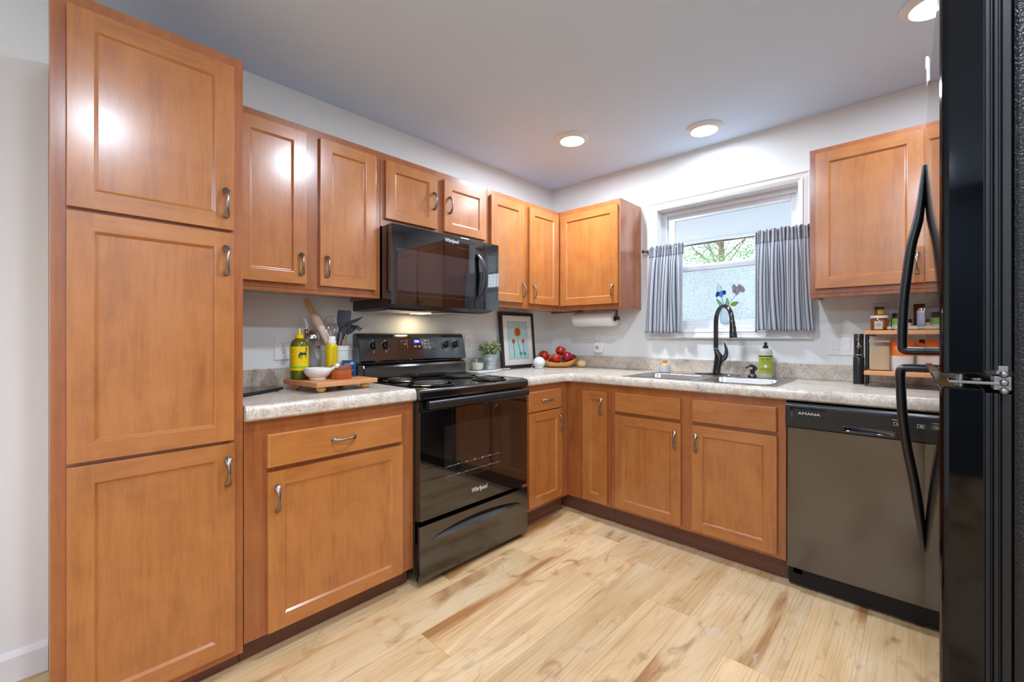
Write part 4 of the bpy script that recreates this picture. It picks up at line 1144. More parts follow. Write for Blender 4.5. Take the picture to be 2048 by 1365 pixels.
# ================================================================ right of the stove
t = thing('marble_board', 'white marble paddle board on small feet, right of the stove', 'serving board', (.12, -.90, CT))
ZT = CT + .0105
outl = [(.030, -1.060), (.205, -1.062), (.222, -1.045), (.222, -.905), (.180, -.815), (.138, -.790), (.128, -.665), (.118, -.657), (.088, -.657), (.080, -.665), (.078, -.785), (.045, -.80), (.028, -.84)]
obj('board_slab', G().loft([[(x, y, CT + .004) for x, y in outl], [(x, y, ZT) for x, y in outl]]), M['marble'], t, bevel=.0015)
for x, y in ((.05, -1.04), (.20, -1.042), (.205, -.91), (.05, -.82)): obj('foot', G().cyl((x, y, CT), (x, y, CT + .0045), .008), M['marble'], t)
t = thing('candle', 'white candle in a rounded glass tumbler on the marble board', 'candle', (.105, -.975, ZT))
obj('glass', G().lathe([(.030, 0), (.036, .002), (.044, .018), (.0465, .036), (.0455, .062), (.043, .083), (.0405, .083), (.0435, .060), (.0445, .036), (.042, .018), (.034, .005), (.001, .004)], n=36, cap=False), M['jar_glass'], t, smooth=True, world=False)
obj('wax', G().lathe([(.033, .005), (.0415, .018), (.044, .036), (.0435, .054), (.001, .055)], n=36), M['wax'], t, smooth=True, world=False)
obj('wick', G().cyl((0, 0, .054), (0, .002, .063), .001, n=6), M['black_matte'], t, world=False)
t = thing('potted_plant', 'small leafy green plant in a ribbed galvanised metal pot', 'plant', (.098, -.845, ZT))
pr = [(.042, 0), (.045, .001)] + [(.045 + .017 * s + (.0011 if k % 2 else 0), .004 + .108 * s) for k, s in enumerate([i / 22 for i in range(23)]) if True]
pr = [(.042, 0), (.046, .0015), (.0495, .028)] + [(.0495 + .0075 * k / 12 + (.0018 if k % 2 else -.0010), .030 + .046 * k / 12) for k in range(13)] + [(.0605, .104), (.0635, .106), (.0635, .110), (.0605, .110), (.058, .095), (.001, .094)]
obj('pot', G().lathe(pr, n=40), M['galv'], t, smooth=True, world=False, sharp=60)
rnd = random.Random(5); g = G(); gs = G()
for s in range(84):
    a = rnd.uniform(0, 2 * PI); sp_ = rnd.uniform(.2, 1) ** .7
    base = Vector((.03 * math.cos(a) * sp_, .03 * math.sin(a) * sp_, .094)); tip = Vector((.092 * math.cos(a) * sp_, .092 * math.sin(a) * sp_, .120 + rnd.uniform(.02, .110) * (1.12 - .55 * sp_)))
    if tip.x < -.070: tip.x = -.070
    md_ = base.lerp(tip, .5) + Vector((0, 0, .018)); gs.tube([tuple(base), tuple(md_), tuple(tip)], .0011, n=5)
    for k in range(13):
        q_ = .12 + .88 * k / 12; c = base.lerp(md_, q_ * 2) if q_ < .5 else md_.lerp(tip, q_ * 2 - 1)
        d = Vector((rnd.gauss(0, 1), rnd.gauss(0, 1), rnd.gauss(.5, .7))).normalized(); sd = d.cross(Vector((rnd.gauss(0, 1), rnd.gauss(0, 1), rnd.gauss(0, 1)))).normalized(); up = d.cross(sd)
        L_ = rnd.uniform(.009, .0155); W_ = L_ * .40
        g.add([tuple(c + d * (L_ * a_) + sd * (W_ * b_) + up * (L_ * .12 * h_)) for a_, b_, h_ in ((0, 0, 0), (.3, .8, .5), (.65, .95, .6), (1, 0, .1), (.65, -.95, .6), (.3, -.8, .5), (.5, 0, -.2))], [(0, 1, 6), (1, 2, 6), (2, 3, 6), (3, 4, 6), (4, 5, 6), (5, 0, 6)])
fo_ = obj('foliage', g, M['leaf'], t, world=False); obj('stems', gs, mat('plant_stem', '5a6a38', .6), t, world=False)

# leaning picture
t = thing('picture_frame', 'black framed crayon flower drawing with white mat, leaning in the corner', 'picture', (.06, -.50, CT))
TLn = math.atan2(.036, .430); ct_, st_ = math.cos(TLn), math.sin(TLn)
# local: u along +y, s up the tilted face, n out of the face (towards +x)
def pf_(u, s, n): return (n * ct_ - s * st_, u, s * ct_ + n * st_)
WP, HP = .385, .434; u0 = -.180
PX = .010
def pbox(g, u0, u1, s0, s1, n0, n1, mi=0):
    vs = [pf_(u, s, n) for n in (n0, n1) for s in (s0, s1) for u in (u0, u1)]
    return g.add(vs, [(0, 2, 3, 1), (4, 5, 7, 6), (0, 1, 5, 4), (2, 6, 7, 3), (0, 4, 6, 2), (1, 3, 7, 5)], mi)
g = G(); fw = .0255
pbox(g, u0, u0 + fw, 0, HP, -.012, .008); pbox(g, u0 + WP - fw, u0 + WP, 0, HP, -.012, .008); pbox(g, u0 + fw, u0 + WP - fw, 0, fw, -.012, .008); pbox(g, u0 + fw, u0 + WP - fw, HP - fw, HP, -.012, .008)
obj('frame', g, M['frame_black'], t, world=False, bevel=.0015)
obj('mat_board', pbox(G(), u0 + .02, u0 + WP - .02, .02, HP - .02, -.010, .001), M['matboard'], t, world=False)
du0, du1, ds0, ds1 = u0 + .083, u0 + WP - .080, .072, .362
obj('mat_edge_shadow', pbox(G(), du0 - .002, du1 + .002, ds0 - .002, ds1 + .002, .0008, .0013), mat('mat_shadow_line', '4a4a44', .8), t, world=False)  # shade of the mat's cut edge, put in as a dark rim
paper = mat('blue_crayon_paper', 'a9cdd2', .8); k_ = N(paper); k_.ln(k_.ramp(k_.noise(k_.coords((20, 60, 14)), 2, 4, .7), [(.3, 'a0c8d2'), (.5, 'b8d4d8'), (.7, 'c8dcdc')]), k_.b.inputs['Base Color'])
drw = obj('drawing', pbox(G(), du0, du1, ds0, ds1, .0012, .0018), paper, t, world=False)
def crayon(name, g, col): 
    m = mat(name, col, .85); k2 = N(m); k2.ln(k2.mix(col, k2.ramp(k2.noise(k2.coords((1, 1, 1)), 260, 2), [(.4, '505050'), (.55, 'ffffff')]), .35, 'MULTIPLY'), k2.b.inputs['Base Color'])
    return m
cr_red = crayon('rust_crayon', None, 'b85c34'); cr_yel = crayon('yellow_crayon', None, 'dccf8c'); cr_grn = crayon('green_crayon', None, '4aa880')
DW, DH = du1 - du0, ds1 - ds0
def dpoly(g, pts, n0, n1):
    g.loft([[pf_(du0 + DW * a, ds0 + DH * b, n) for a, b in pts] for n in (n0, n1)])
def blob(g, cx, cy, rx, ry, n0, n1, jag=0, k=28):
    dpoly(g, [(cx + rx * (1 + (jag if i % 2 else -jag)) * math.cos(2 * PI * i / k), cy + ry * (1 + (jag if i % 2 else -jag)) * math.sin(2 * PI * i / k)) for i in range(k)], n0, n1)
g = G(); blob(g, .47, .72, .20, .150, .0018, .0021, .12); blob(g, .25, .475, .105, .075, .0018, .0021, .10, 20); blob(g, .745, .475, .105, .075, .0018, .0021, .10, 20); obj('yellow_petals', g, cr_yel, drw, world=False)
g = G(); blob(g, .48, .72, .145, .112, .0021, .0025, .05); blob(g, .25, .475, .075, .056, .0021, .0025, .05, 16); blob(g, .745, .475, .075, .056, .0021, .0025, .05, 16); obj('flower_heads', g, cr_red, drw, world=False)
g = G()
for a, b, c in (((.25, .415), (.255, .2), (.265, .02)), ((.475, .56), (.51, .35), (.585, .18)), ((.745, .415), (.76, .25), (.785, .14))):
    pts = curve([a, b, c], 6); w_ = .017
    dpoly(g, [(p[0] - w_, p[1]) for p in pts] + [(p[0] + w_, p[1]) for p in pts[::-1]], .0018, .0023)
for cx, cy in ((.60, .14), (.80, .13)): blob(g, cx, cy, .085, .045, .0018, .0022, .22, 14)
for cx in (.59, .80): dpoly(g, [(cx, .02), (cx + .03, .02), (cx + .03, .10), (cx, .10)], .0018, .0022)
obj('stems_and_leaves', g, cr_grn, drw, world=False)
obj('easel_back', pbox(G(), -.02, .05, .05, .33, -.0150, -.012), M['frame_black'], t, world=False)

# smart speaker
t = thing('smart_speaker', 'white spherical fabric speaker with faint clock digits beside the fruit bowl', 'speaker', (.190, -.408, CT), facing(.19, -.408))
obj('speaker_body', G().lathe([(.030, .0), (.034, .002)] + [(.0475 * math.cos(a_), .0445 + .0445 * math.sin(a_)) for a_ in [(-.78 + (PI / 2 + .76) * i / 20) for i in range(21)]], n=36), M['speaker'], t, smooth=True, world=False)
lettering('clock_digits', '9:22', .0165, mat('faint_digits', 'e4ecfa', .5, emit='c4d6ff', es=.3), t, (0, 1, 0), (0, 0, 1), (.0479, 0.004, .042), world=False, cyl=.05)
g = G().tube([(-.04, 0, .02)] and curve([(-.035, -.03, .030), (-.035, -.052, .018), (-.02, -.055, .004), (.005, -.05, .003)], 5), .002, n=6)
obj('power_cord', g, M['plastic_w'], t, smooth=True, world=False)

# fruit bowl and fruit
BX = Vector((.7286, .685, 0)); BYv = Vector((-.685, .7286, 0)); bc = Vector((.240, -.232, CT))
t = thing('fruit_bowl', 'boat-shaped light wooden bowl of apples in the worktop corner', 'bowl', tuple(bc))
ro = []; 
def bring(s, off):
    """one cross-section of the hull at station s in -1..1"""
    hw = .074 * math.sqrt(max(0.0, 1 - abs(s) ** 2.6)) + .004
    rim = .040 + .042 * abs(s) ** 2.0; bot = .0 + .055 * max(0, (abs(s) - .42) / .58) ** 1.6
    return hw - off, rim, bot + off
secs = []
for i in range(33):
    s = -1 + 2 * i / 32; pts = []
    hw, rim, bot = bring(s, 0)
    for k in range(13):
        a = PI * k / 12; pts.append((-hw * math.cos(a), rim - (rim - bot) * math.sin(a) ** .8))
    hi, rim2, boi = bring(s, .007); hi = max(hi, .001); boi = min(boi, rim - .001)
    for k in range(13):
        a = PI * (12 - k) / 12; pts.append((-hi * math.cos(a), rim - (rim - boi) * math.sin(a) ** .8))
    secs.append([tuple(BX * (s * .150) + BYv * p[0] + Vector((0, 0, p[1]))) for p in pts])
obj('bowl_hull', G().loft(secs), M['bowlwood'], t, smooth=True, world=False, sharp=70)
def apple_g(r):
    prof_ = []
    for i in range(19):
        a = PI * i / 18; rr_ = r * math.sin(a) * (1.03 + .05 * math.cos(a)); z = r * (.92 * -math.cos(a)) 
        dip = .22 * r * math.exp(-(math.sin(a) / .34) ** 2); z += dip if i < 9 else -dip * 1.2
        prof_.append((max(rr_, .0005), z))
    return G().lathe(prof_, n=28)
def dpt(u, v, D):
    s = (u - 1023.75) / 874.22; z = 1.1765 - (v - 673.28) / 874.22 * D
    return (2.3548 + D * (-.6849 + .7286 * s), -3.0158 + D * (.7286 + .6849 * s), z)
AP = [((.148, -.298, 1.024), .0435, 'apple', 'orange-red apple at the left end of the fruit bowl beside the speaker', (.3, -.2)),
      ((.228, -.180, 1.060), .0420, 'apple', 'red apple lying on top of the others in the fruit bowl', (-.2, .35)),
      ((.252, -.268, 1.003), .0375, 'apple', 'low red apple with a yellow patch at the front of the fruit bowl', (.8, .5)),
      ((.304, -.201, 1.016), .0425, 'apple_dark', 'dark crimson apple at the right of the fruit bowl', (.1, -.5)),
      ((.312, -.135, 1.000), .0370, 'apple_dark', 'dark red apple mostly hidden behind the crimson one', (0, .3)),
      ((.195, -.238, .982), .0360, 'apple_dark', 'dark red apple at the bottom of the bowl, mostly hidden under the others', (0, -.3))]
for p, r, m_, lab, tl in AP:
    t = thing('apple', lab, 'apple', p, group='apples in the wooden bowl'); t.rotation_euler = (tl[0], tl[1], r * 900)
    obj('apple_flesh', apple_g(r), M[m_], t, smooth=True, world=False)
    obj('stem', G().tube([(0, 0, r * .62), (.001, 0, r * .8), (.004, 0, r * 1.02)], .0013, n=6), M['handwood'], t, smooth=True, world=False)
t = thing('onion', 'yellow onion on the worktop right of the fruit bowl', 'onion', (.385, -.118, CT))
obj('onion_bulb', G().lathe([(.006, .0), (.016, .002), (.030, .010), (.0385, .026), (.0375, .040), (.031, .052), (.018, .060), (.007, .0625), (.004, .065), (.001, .066)], n=32), M['onion'], t, smooth=True, world=False)
obj('root_end', G().lathe([(.007, .0), (.005, -.0)], n=10).cyl((.0, 0, .062), (.002, .001, .070), .004, .0015, n=8), M['onion'], t, smooth=True, world=False)

# paper towel
t = thing('paper_towel_holder', 'black metal paper towel holder fixed under the wall cabinet', 'holder', (.728, -.165, 1.372))
PZ = 1.3075
obj('bracket', G().box(.722, .727, -.176, -.154, PZ - .012, 1.3715).box(.40, .727, -.176, -.154, 1.3675, 1.3715).cyl((.36, -.165, PZ), (.738, -.165, PZ), .0075, n=16), M['black_satin'], t, bevel=.001)
obj('end_knob', G().lathe([(.013, .728), (.0145, .731), (.0145, .742), (.012, .745)], (0, -.165, PZ), 20, axis='x'), M['black_satin'], t, smooth=True)
t = thing('paper_towel_roll', 'white paper towel roll hanging under the wall cabinet', 'paper towel', (.53, -.165, PZ))
obj('paper_roll', G().lathe([(.021, -.165), (.053, -.165), (.0545, -.163), (.0545, .178), (.053, .18), (.021, .18)], n=44, axis='x', cap=False), M['paper'], t, smooth=True, world=False)
obj('cardboard_core', G().lathe([(.0205, -.165), (.0205, .1795), (.0185, .1795), (.0185, -.165)], n=32, axis='x', cap=False), M['card'], t, smooth=True, world=False)

# ================================================================ sink
SZ = CT + .004
t = thing('kitchen_faucet', 'tall dark bronze pull-down faucet standing behind the sink', 'faucet', (1.402, -.112, SZ))
poly = []
for i in range(40):
    a = 2 * PI * i / 40; c, s = math.cos(a), math.sin(a); poly.append((math.copysign(abs(c) ** .8, c) * .135, math.copysign(abs(s), s) * (.030 - .018 * abs(c) ** 1.5)))
g = G().loft([[(x, y, 0) for x, y in poly], [(x * .995, y * .97, .004) for x, y in poly], [(x * .6, y * .75, .009) for x, y in poly], [(x * .22, y * .9, .0115) for x, y in poly]])
obj('base_plate', g, M['oil_bronze'], t, smooth=True, world=False)
# flared body leaning to the lever side
LV = Vector((.80, .60, 0)).normalized(); LV = Vector((.98, .2, 0)).normalized()
rings = []
for z, cx_, rx, ry in ((.008, .001, .0255, .024), (.02, .0, .0225, .0225), (.05, .004, .0225, .022), (.08, .011, .0265, .022), (.105, .017, .029, .0215), (.125, .012, .023, .020), (.145, .003, .0165, .0165), (.160, -.002, .0142, .0142), (.168, -.003, .0138, .0138)):
    rings.append([tuple(LV * (cx_ + rx * math.cos(2 * PI * k / 24)) + Vector((-LV.y, LV.x, 0)) * (ry * math.sin(2 * PI * k / 24)) + Vector((0, 0, z))) for k in range(24)])
obj('faucet_body', G().loft(rings), M['oil_bronze'], t, smooth=True, world=False)
# lever horn
lv = curve([(.034, 0, .098), (.048, 0, .112), (.056, 0, .135), (.056, 0, .160), (.050, 0, .185), (.043, 0, .208)], 5)
obj('lever', G().tube([tuple(LV * p[0] + Vector((0, 0, p[2]))) for p in lv], [.015 * (1 - i / (len(lv) - 1)) ** .8 + .0022 for i in range(len(lv))], n=14), M['oil_bronze'], t, smooth=True, world=False)
SD = Vector((math.cos(math.radians(-44)), math.sin(math.radians(-44)), 0)); RA = .093; zc = .327
pts = [tuple(LV * -.003 + Vector((0, 0, z))) for z in (.162, .20, .26, .31)]
for i in range(21):
    a = PI - (PI - .10) * i / 20; pts.append(tuple(LV * -.003 + SD * (RA + RA * math.cos(a)) + Vector((0, 0, zc + RA * 1.10 * math.sin(a)))))
obj('spout', G().tube(pts, [.0140] * 4 + [.0140 - .001 * i / 20 for i in range(21)], n=18), M['oil_bronze'], t, smooth=True, world=False)
e = Vector(pts[-1]); dn = (Vector(pts[-1]) - Vector(pts[-2])).normalized(); dn = (dn * .5 + Vector((SD.x * .12, SD.y * .12, -1))).normalized()
obj('spray_head', G().tube([tuple(e + dn * d_) for d_ in (0, .004, .03, .065, .100, .106, .106)], [.0135, .0150, .0158, .0185, .0215, .0205, .012], n=22), M['oil_bronze'], t, smooth=True, world=False)
bb = e + dn * .055 + Vector((.0153, -.0105, 0)); 
obj('spray_button', G().box(-.004, .004, -.0085, .0085, -.026, .020), M['black_satin'], t, world=False, bevel=.002).location = bb
obj('collar', G().lathe([(.0148, .163), (.0152, .165), (.0148, .168)], tuple(LV * -.003), 20), M['chrome'], t, smooth=True, world=False)
# soap pump
t = thing('soap_pump', 'dark bronze built-in soap pump between faucet and dish soap bottle', 'soap dispenser', (1.622, -.165, SZ))
obj('pump_base', G().lathe([(.025, 0), (.026, .004), (.020, .018), (.013, .022), (.012, .034), (.016, .037), (.016, .046), (.010, .049)], n=24), M['oil_bronze'], t, smooth=True, world=False)
obj('nozzle', G().tube(curve([(.018, .010, .046), (.008, .004, .060), (-.004, -.003, .070), (-.020, -.012, .066), (-.031, -.018, .053)], 5), [.009, .0105, .011, .0115, .0115, .0115, .011, .0105, .010, .0095, .009, .0088, .0085, .008, .0078, .0075, .0072, .007, .0066, .0062, .006][:21], n=12), M['oil_bronze'], t, smooth=True, world=False)
# dish soap
x, y = 1.672, -.084
t = thing('dish_soap_bottle', 'clear dish soap bottle with lime label and navy pump behind the sink', 'bottle', (x, y, CT + .0005), facing(x, y))
obj('bottle_body', G().lathe([(.030, 0), (.0345, .003), (.0352, .01), (.0352, .155), (.034, .162), (.028, .170), (.0145, .1745), (.0135, .178)], n=32), M['soap'], t, smooth=True, world=False)
lb = wrap('label', .0355, .030, .132, -88, 88, M['lime_label'], t)
wrap('navy_band', .0360, .126, .1325, -88, 88, M['slate'], lb)
def cyl_text(body, size, z, m, sx=1.0, r=.0361):
    lettering('lettering', body, size, m, lb, (0, 1, 0), (0, 0, 1), (r, 0, z), world=False, cyl=r, sx=sx)
cyl_text("MEYER'S", .0175, .110, M['slate'], .85); cyl_text('CLEAN DAY', .0065, .0985, M['slate'], 1.2); cyl_text('DISH SOAP', .0115, .052, M['slate'], 1.0)
g = G()
for z, w_ in ((.091, .028), (.088, .024), (.084, .028), (.043, .026), (.040, .026), (.036, .010)):
    p_, f_ = on_label([(-w_, z), (w_, z), (w_, z + .0010), (-w_, z + .0010)] if False else [(-w_ + 2 * w_ * i / 8, z) for i in range(9)] + [(w_ - 2 * w_ * i / 8, z + .0010) for i in range(9)], .0358)
    g.prism(p_, f_, .0001, .0004)
obj('printed_lines', g, mat('soap_print', '6a7830', .6), lb, world=False)
g = G(); p_, f_ = on_label([(.0112 * math.cos(2 * PI * i / 24), .070 + .0112 * math.sin(2 * PI * i / 24)) for i in range(24)], .0358); g.prism(p_, f_, .0001, .0005); obj('emblem_ring', g, mat('emblem_brown', '7a4a40', .6), lb, world=False)
g = G(); p_, f_ = on_label([(.0094 * math.cos(2 * PI * i / 24), .070 + .0094 * math.sin(2 * PI * i / 24)) for i in range(24)], .0358); g.prism(p_, f_, .0004, .0008); obj('emblem_disc', g, M['plastic_w'], lb, world=False)
obj('pump_cap', G().lathe([(.0145, .1755), (.0145, .190), (.008, .191), (.0075, .194), (.008, .196), (.008, .209), (.006, .211), (.001, .211)], n=20), M['slate'], t, smooth=True, world=False)
# jar with dish brush
t = thing('dish_brush_jar', 'small white glass jar holding a wooden dish brush by the left sink bowl', 'jar', (1.085, -.158, SZ))
obj('jar_body', G().lathe([(.032, 0), (.0345, .002), (.0348, .04), (.0338, .0455), (.031, .0455), (.031, .006), (.001, .005)], n=32, cap=False), mat('milky_glass', 'd4d4d2', .2), t, smooth=True, world=False)
obj('brush_head', G().lathe([(.030, .046), (.029, .049), (.018, .056), (.0115, .062), (.011, .067), (.015, .074), (.0165, .081), (.015, .0835), (.001, .084)], n=24), M['handwood'], t, smooth=True, world=False)

# ================================================================ window dressing
t = thing('curtain_rod', 'thin dark curtain rod with small knob ends across the sink window', 'curtain rod', (1.4, -.060, 1.790))
obj('rod', G().cyl((.885, -.060, 1.790), (1.905, -.060, 1.790), .0065, n=14), M['pewter'], t, smooth=True)
for x in (.879, 1.911): obj('finial', G().lathe([(.004, -.008), (.0115, -.006), (.013, 0), (.0115, .006), (.004, .008)], (x, -.060, 1.790), 18, axis='x'), M['black_satin'], t, smooth=True)
for x in (.905, 1.885): obj('rod_bracket', G().box(x - .004, x + .004, -.060, -.024, 1.780, 1.786).box(x - .008, x + .008, -.0255, -.0235, 1.765, 1.800).cyl((x - .004, -.060, 1.785), (x + .004, -.060, 1.785), .009, n=12), M['black_satin'], t)
def curtain(name, label, xt0, xt1, xb0, xb1, zt, zb, cloth, seed, nf):
    rnd = random.Random(seed); t = thing(name, label, 'curtain', ((xt0 + xt1) / 2, -.06, zb), group='striped cafe curtains')
    ph = [rnd.uniform(0, 6.28) for _ in range(6)]
    def build(z0, z1, nz, off, hem=False):
        g = G(); nx = 150; uv = []
        for j in range(nz + 1):
            z = z0 + (z1 - z0) * j / nz; s = (zt - z) / (zt - zb)
            xa, xb = xt0 + (xb0 - xt0) * s, xt1 + (xb1 - xt1) * s
            pin = math.exp(-((z - 1.735) / .03) ** 2)
            for i in range(nx + 1):
                q = i / nx
                amp = .006 + .014 * min(1, max(0, s) * 1.6)
                qq = q + .035 * math.sin(2 * PI * q * 1.3 + ph[5] + 1.4 * s) * s
                fold = math.sin(2 * PI * nf * qq + ph[0] + 1.1 * math.sin(2.4 * s + ph[1])) + .55 * math.sin(2 * PI * (nf * .57) * qq + ph[2] + 1.9 * s) + .35 * math.sin(2 * PI * (nf * 2.3) * qq + ph[4] - 1.2 * s) * (1 - .5 * s)
                fold += .8 * math.exp(-((q - .28 - .10 * s) / .05) ** 2) * math.exp(-((s - .25) / .22) ** 2) - .9 * math.exp(-((q - .66 + .12 * s) / .045) ** 2) * math.exp(-((s - .22) / .2) ** 2)
                y = -.060 - .013 + amp * fold * .58 - off
                if z > 1.742:   # gathered round the rod
                    y = -.060 - .0085 - off + .0042 * math.sin(2 * PI * nf * 2.4 * q + ph[3]) + .003 * math.sin(2 * PI * nf * 4.3 * q + ph[5])
                elif z > 1.70:
                    k_ = (1.742 - z) / .042; y = (1 - k_) * (-.060 - .0085 - off + .004 * math.sin(2 * PI * nf * 2.4 * q + ph[3])) + k_ * y
                bun = .011 * math.sin(2 * PI * nf * qq + ph[0] + 1.2 + 1.1 * math.sin(2.4 * s + ph[1])) * (.5 + .5 * min(1, s * 2)) + .004 * math.sin(2 * PI * nf * 2.3 * q + ph[2])
                x = xa + (xb - xa) * q + bun * min(1, 8 * q, 8 * (1 - q))
                zz = z + (.004 * math.sin(2 * PI * nf * 1.3 * q + ph[1]) if j == nz and z1 < z0 and not hem else 0) + (.007 * math.sin(2 * PI * nf * 2.1 * q + ph[3]) * (1 if z > zt - .012 else 0))
                g.v.append((x, y, zz)); uv.append((cloth * (q + .012 * math.sin(2 * PI * nf * q + ph[4])), z))
        for j in range(nz):
            for i in range(nx):
                a = j * (nx + 1) + i; g.f.append((a, a + 1, a + nx + 2, a + nx + 1)); g.mi.append(0)
        g.uv = uv; return g
    o = obj('cloth', build(zt, zb, 40, 0), M['curtain'], t, smooth=True, sharp=180)
    m = o.modifiers.new('cloth', 'SOLIDIFY'); m.thickness = .0008; m.offset = 0
    o = obj('header_band', build(zt + .001, 1.737, 10, .0018, True), M['curtain'], t, smooth=True, sharp=180)
    m = o.modifiers.new('cloth', 'SOLIDIFY'); m.thickness = .0008; m.offset = 0
    return t
curtain('curtain', 'narrow navy and white striped cafe curtain at the left of the window', .930, 1.178, .896, 1.178, 1.812, 1.202, .40, 3, 3.6)
curtain('curtain', 'wide navy and white striped cafe curtain at the right of the window, beside the cabinet', 1.612, 1.890, 1.606, 1.916, 1.812, 1.209, .44, 11, 3.7)
# stained glass flowers hung on the pane
t = thing('stained_glass_suncatcher', 'stained glass iris and tulip hung on the frosted window pane', 'suncatcher', (1.396, .070, 1.27))
YG = .072
def wpt(x, z): return (1.396 + (x - 1.396) * 1.0, z)
gl = G()
def piece(name, pts, m):
    pts = curve(list(pts) + [pts[0]], 4)[:-1]
    o = obj(name, G().loft([[(x, YG, z) for x, z in pts], [(x, YG + .003, z) for x, z in pts]]), M['st_' + m], t)
    gl.tube([(x, YG + .0015, z) for x, z in pts], .0017, n=5, closed=True, up=(0, 1, 0))
def sh(pts, dx=.012, dz=.003): return [(x + dx, z + dz) for x, z in pts]
piece('white_petal', sh([(1.330, 1.497), (1.334, 1.512), (1.342, 1.518), (1.352, 1.513), (1.360, 1.500), (1.361, 1.484), (1.350, 1.472), (1.336, 1.476)]), 'white')
piece('blue_petal', sh([(1.326, 1.447), (1.327, 1.463), (1.336, 1.474), (1.346, 1.470), (1.347, 1.455), (1.338, 1.444), (1.330, 1.438)]), 'blue')
piece('sky_petal', sh([(1.347, 1.470), (1.345, 1.455), (1.350, 1.441), (1.360, 1.437), (1.370, 1.445), (1.372, 1.462), (1.362, 1.473)]), 'sky')
piece('blue_petal', sh([(1.364, 1.476), (1.374, 1.479), (1.386, 1.477), (1.388, 1.464), (1.384, 1.454), (1.374, 1.452), (1.369, 1.462)]), 'blue')
piece('mauve_petal', sh([(1.428, 1.502), (1.434, 1.514), (1.446, 1.508), (1.449, 1.492), (1.444, 1.470), (1.440, 1.459), (1.431, 1.468)]), 'mauve')
piece('mauve_petal', sh([(1.448, 1.494), (1.460, 1.500), (1.474, 1.490), (1.478, 1.474), (1.466, 1.456), (1.452, 1.444), (1.446, 1.462)]), 'mauve')
piece('mauve_petal', sh([(1.462, 1.510), (1.470, 1.512), (1.490, 1.498), (1.502, 1.478), (1.500, 1.466), (1.484, 1.460), (1.480, 1.478), (1.474, 1.494)]), 'mauve')
piece('leaf', sh([(1.328, 1.428), (1.342, 1.418), (1.358, 1.400), (1.376, 1.374), (1.366, 1.371), (1.346, 1.386), (1.334, 1.408)]), 'green')
piece('leaf', sh([(1.394, 1.430), (1.404, 1.414), (1.406, 1.392), (1.400, 1.374), (1.390, 1.376), (1.388, 1.400)]), 'green')
piece('leaf', sh([(1.418, 1.378), (1.424, 1.392), (1.440, 1.400), (1.464, 1.398), (1.456, 1.384), (1.440, 1.374)]), 'lime')
piece('vase', sh([(1.372, 1.360), (1.408, 1.360), (1.428, 1.280), (1.398, 1.262), (1.366, 1.280)], 0, 0), 'clear')
for p_ in ([(1.372, 1.441), (1.388, 1.39), (1.394, 1.36)], [(1.460, 1.446), (1.425, 1.40), (1.405, 1.36)]): gl.tube([(x, YG + .0015, z) for x, z in p_], .0016, n=5)
obj('lead_came', gl, M['black_satin'], t)

# ================================================================ right worktop
x, y = 2.112, -.132
t = thing('electric_wine_opener', 'tall slim black electric wine opener standing left of the shelf rack', 'wine opener', (x, y, CT), facing(x, y))
obj('opener_base', G().lathe([(.022, 0), (.0235, .002), (.0235, .138), (.0225, .140), (.021, .140)], n=28), M['black_satin'], t, smooth=True, world=False)
obj('opener_body', G().lathe([(.0208, .139), (.0208, .257), (.0195, .260), (.001, .260)], n=28), M['black'], t, smooth=True, world=False)
g = G()
for z, w_, h_ in ((.150, .014, .0025), (.188, .006, .0016), (.196, .010, .0016), (.206, .003, .002)):
    p_, f_ = on_label([(-w_ + 2 * w_ * i / 6, z) for i in range(7)] + [(w_ - 2 * w_ * i / 6, z + h_) for i in range(7)], .0208); g.prism(p_, f_, .0, .0004)
p_, f_ = on_label([(.005 * math.cos(a_), .232 + .006 * math.sin(a_)) for a_ in [PI * .35 + 1.3 * PI * i / 14 for i in range(15)]] + [(.0035 * math.cos(a_), .232 + .0045 * math.sin(a_)) for a_ in [PI * .35 + 1.3 * PI * (14 - i) / 14 for i in range(15)]], .0208); g.prism(p_, f_, .0, .0004)
obj('printed_marks', g, M['white_print'], t, world=False)

RY0, RY1 = -.246, -.060; S2, S1 = 1.006, 1.206
t = thing('counter_shelf_rack', 'two-tier wooden shelf rack with thin black metal frame on the right worktop', 'shelf', (2.33, -.15, CT))
for zt in (S1, S2): obj('shelf', G().box(2.141, 2.545, RY0, RY1, zt - .020, zt), M['shelfwood'], t, bevel=.003)
g = G()
for x in (2.147, 2.539):
    g.tube(curve([(x, RY1 - .02, 1.186), (x, RY1 - .02, 1.0), (x, RY1 - .02, CT + .012), (x, RY1 - .035, CT + .0042), (x, RY0 + .02, CT + .0042)], 4), .0042, n=8)
    g.tube([(x - .0, RY0 + .045, 1.184), (x, RY0 + .045, CT + .004)], .0042, n=8)
g.tube(curve([(2.147, RY0 + .045, CT + .0042), (2.150, RY0 + .015, CT + .0042), (2.170, RY0 + .004, CT + .0042), (2.34, RY0 + .004, CT + .0042), (2.516, RY0 + .004, CT + .0042), (2.536, RY0 + .015, CT + .0042), (2.539, RY0 + .045, CT + .0042)], 5), .0045, n=8)
for x0_, x1_ in ((2.147, 2.185), (2.50, 2.539)): g.tube([(x0_, RY0 + .045, 1.183), (x1_, RY0 + .045, 1.183)], .0035, n=8)
obj('metal_frame', g, M['black_satin'], t, smooth=True)
def jar(name, label, cat, x, y, z, parts):
    t = thing(name, label, cat, (x, y, z), facing(x, y))
    for nm, prof_, m_ in parts: obj(nm, G().lathe(prof_, n=28), m_, t, smooth=True, world=False)
    return t
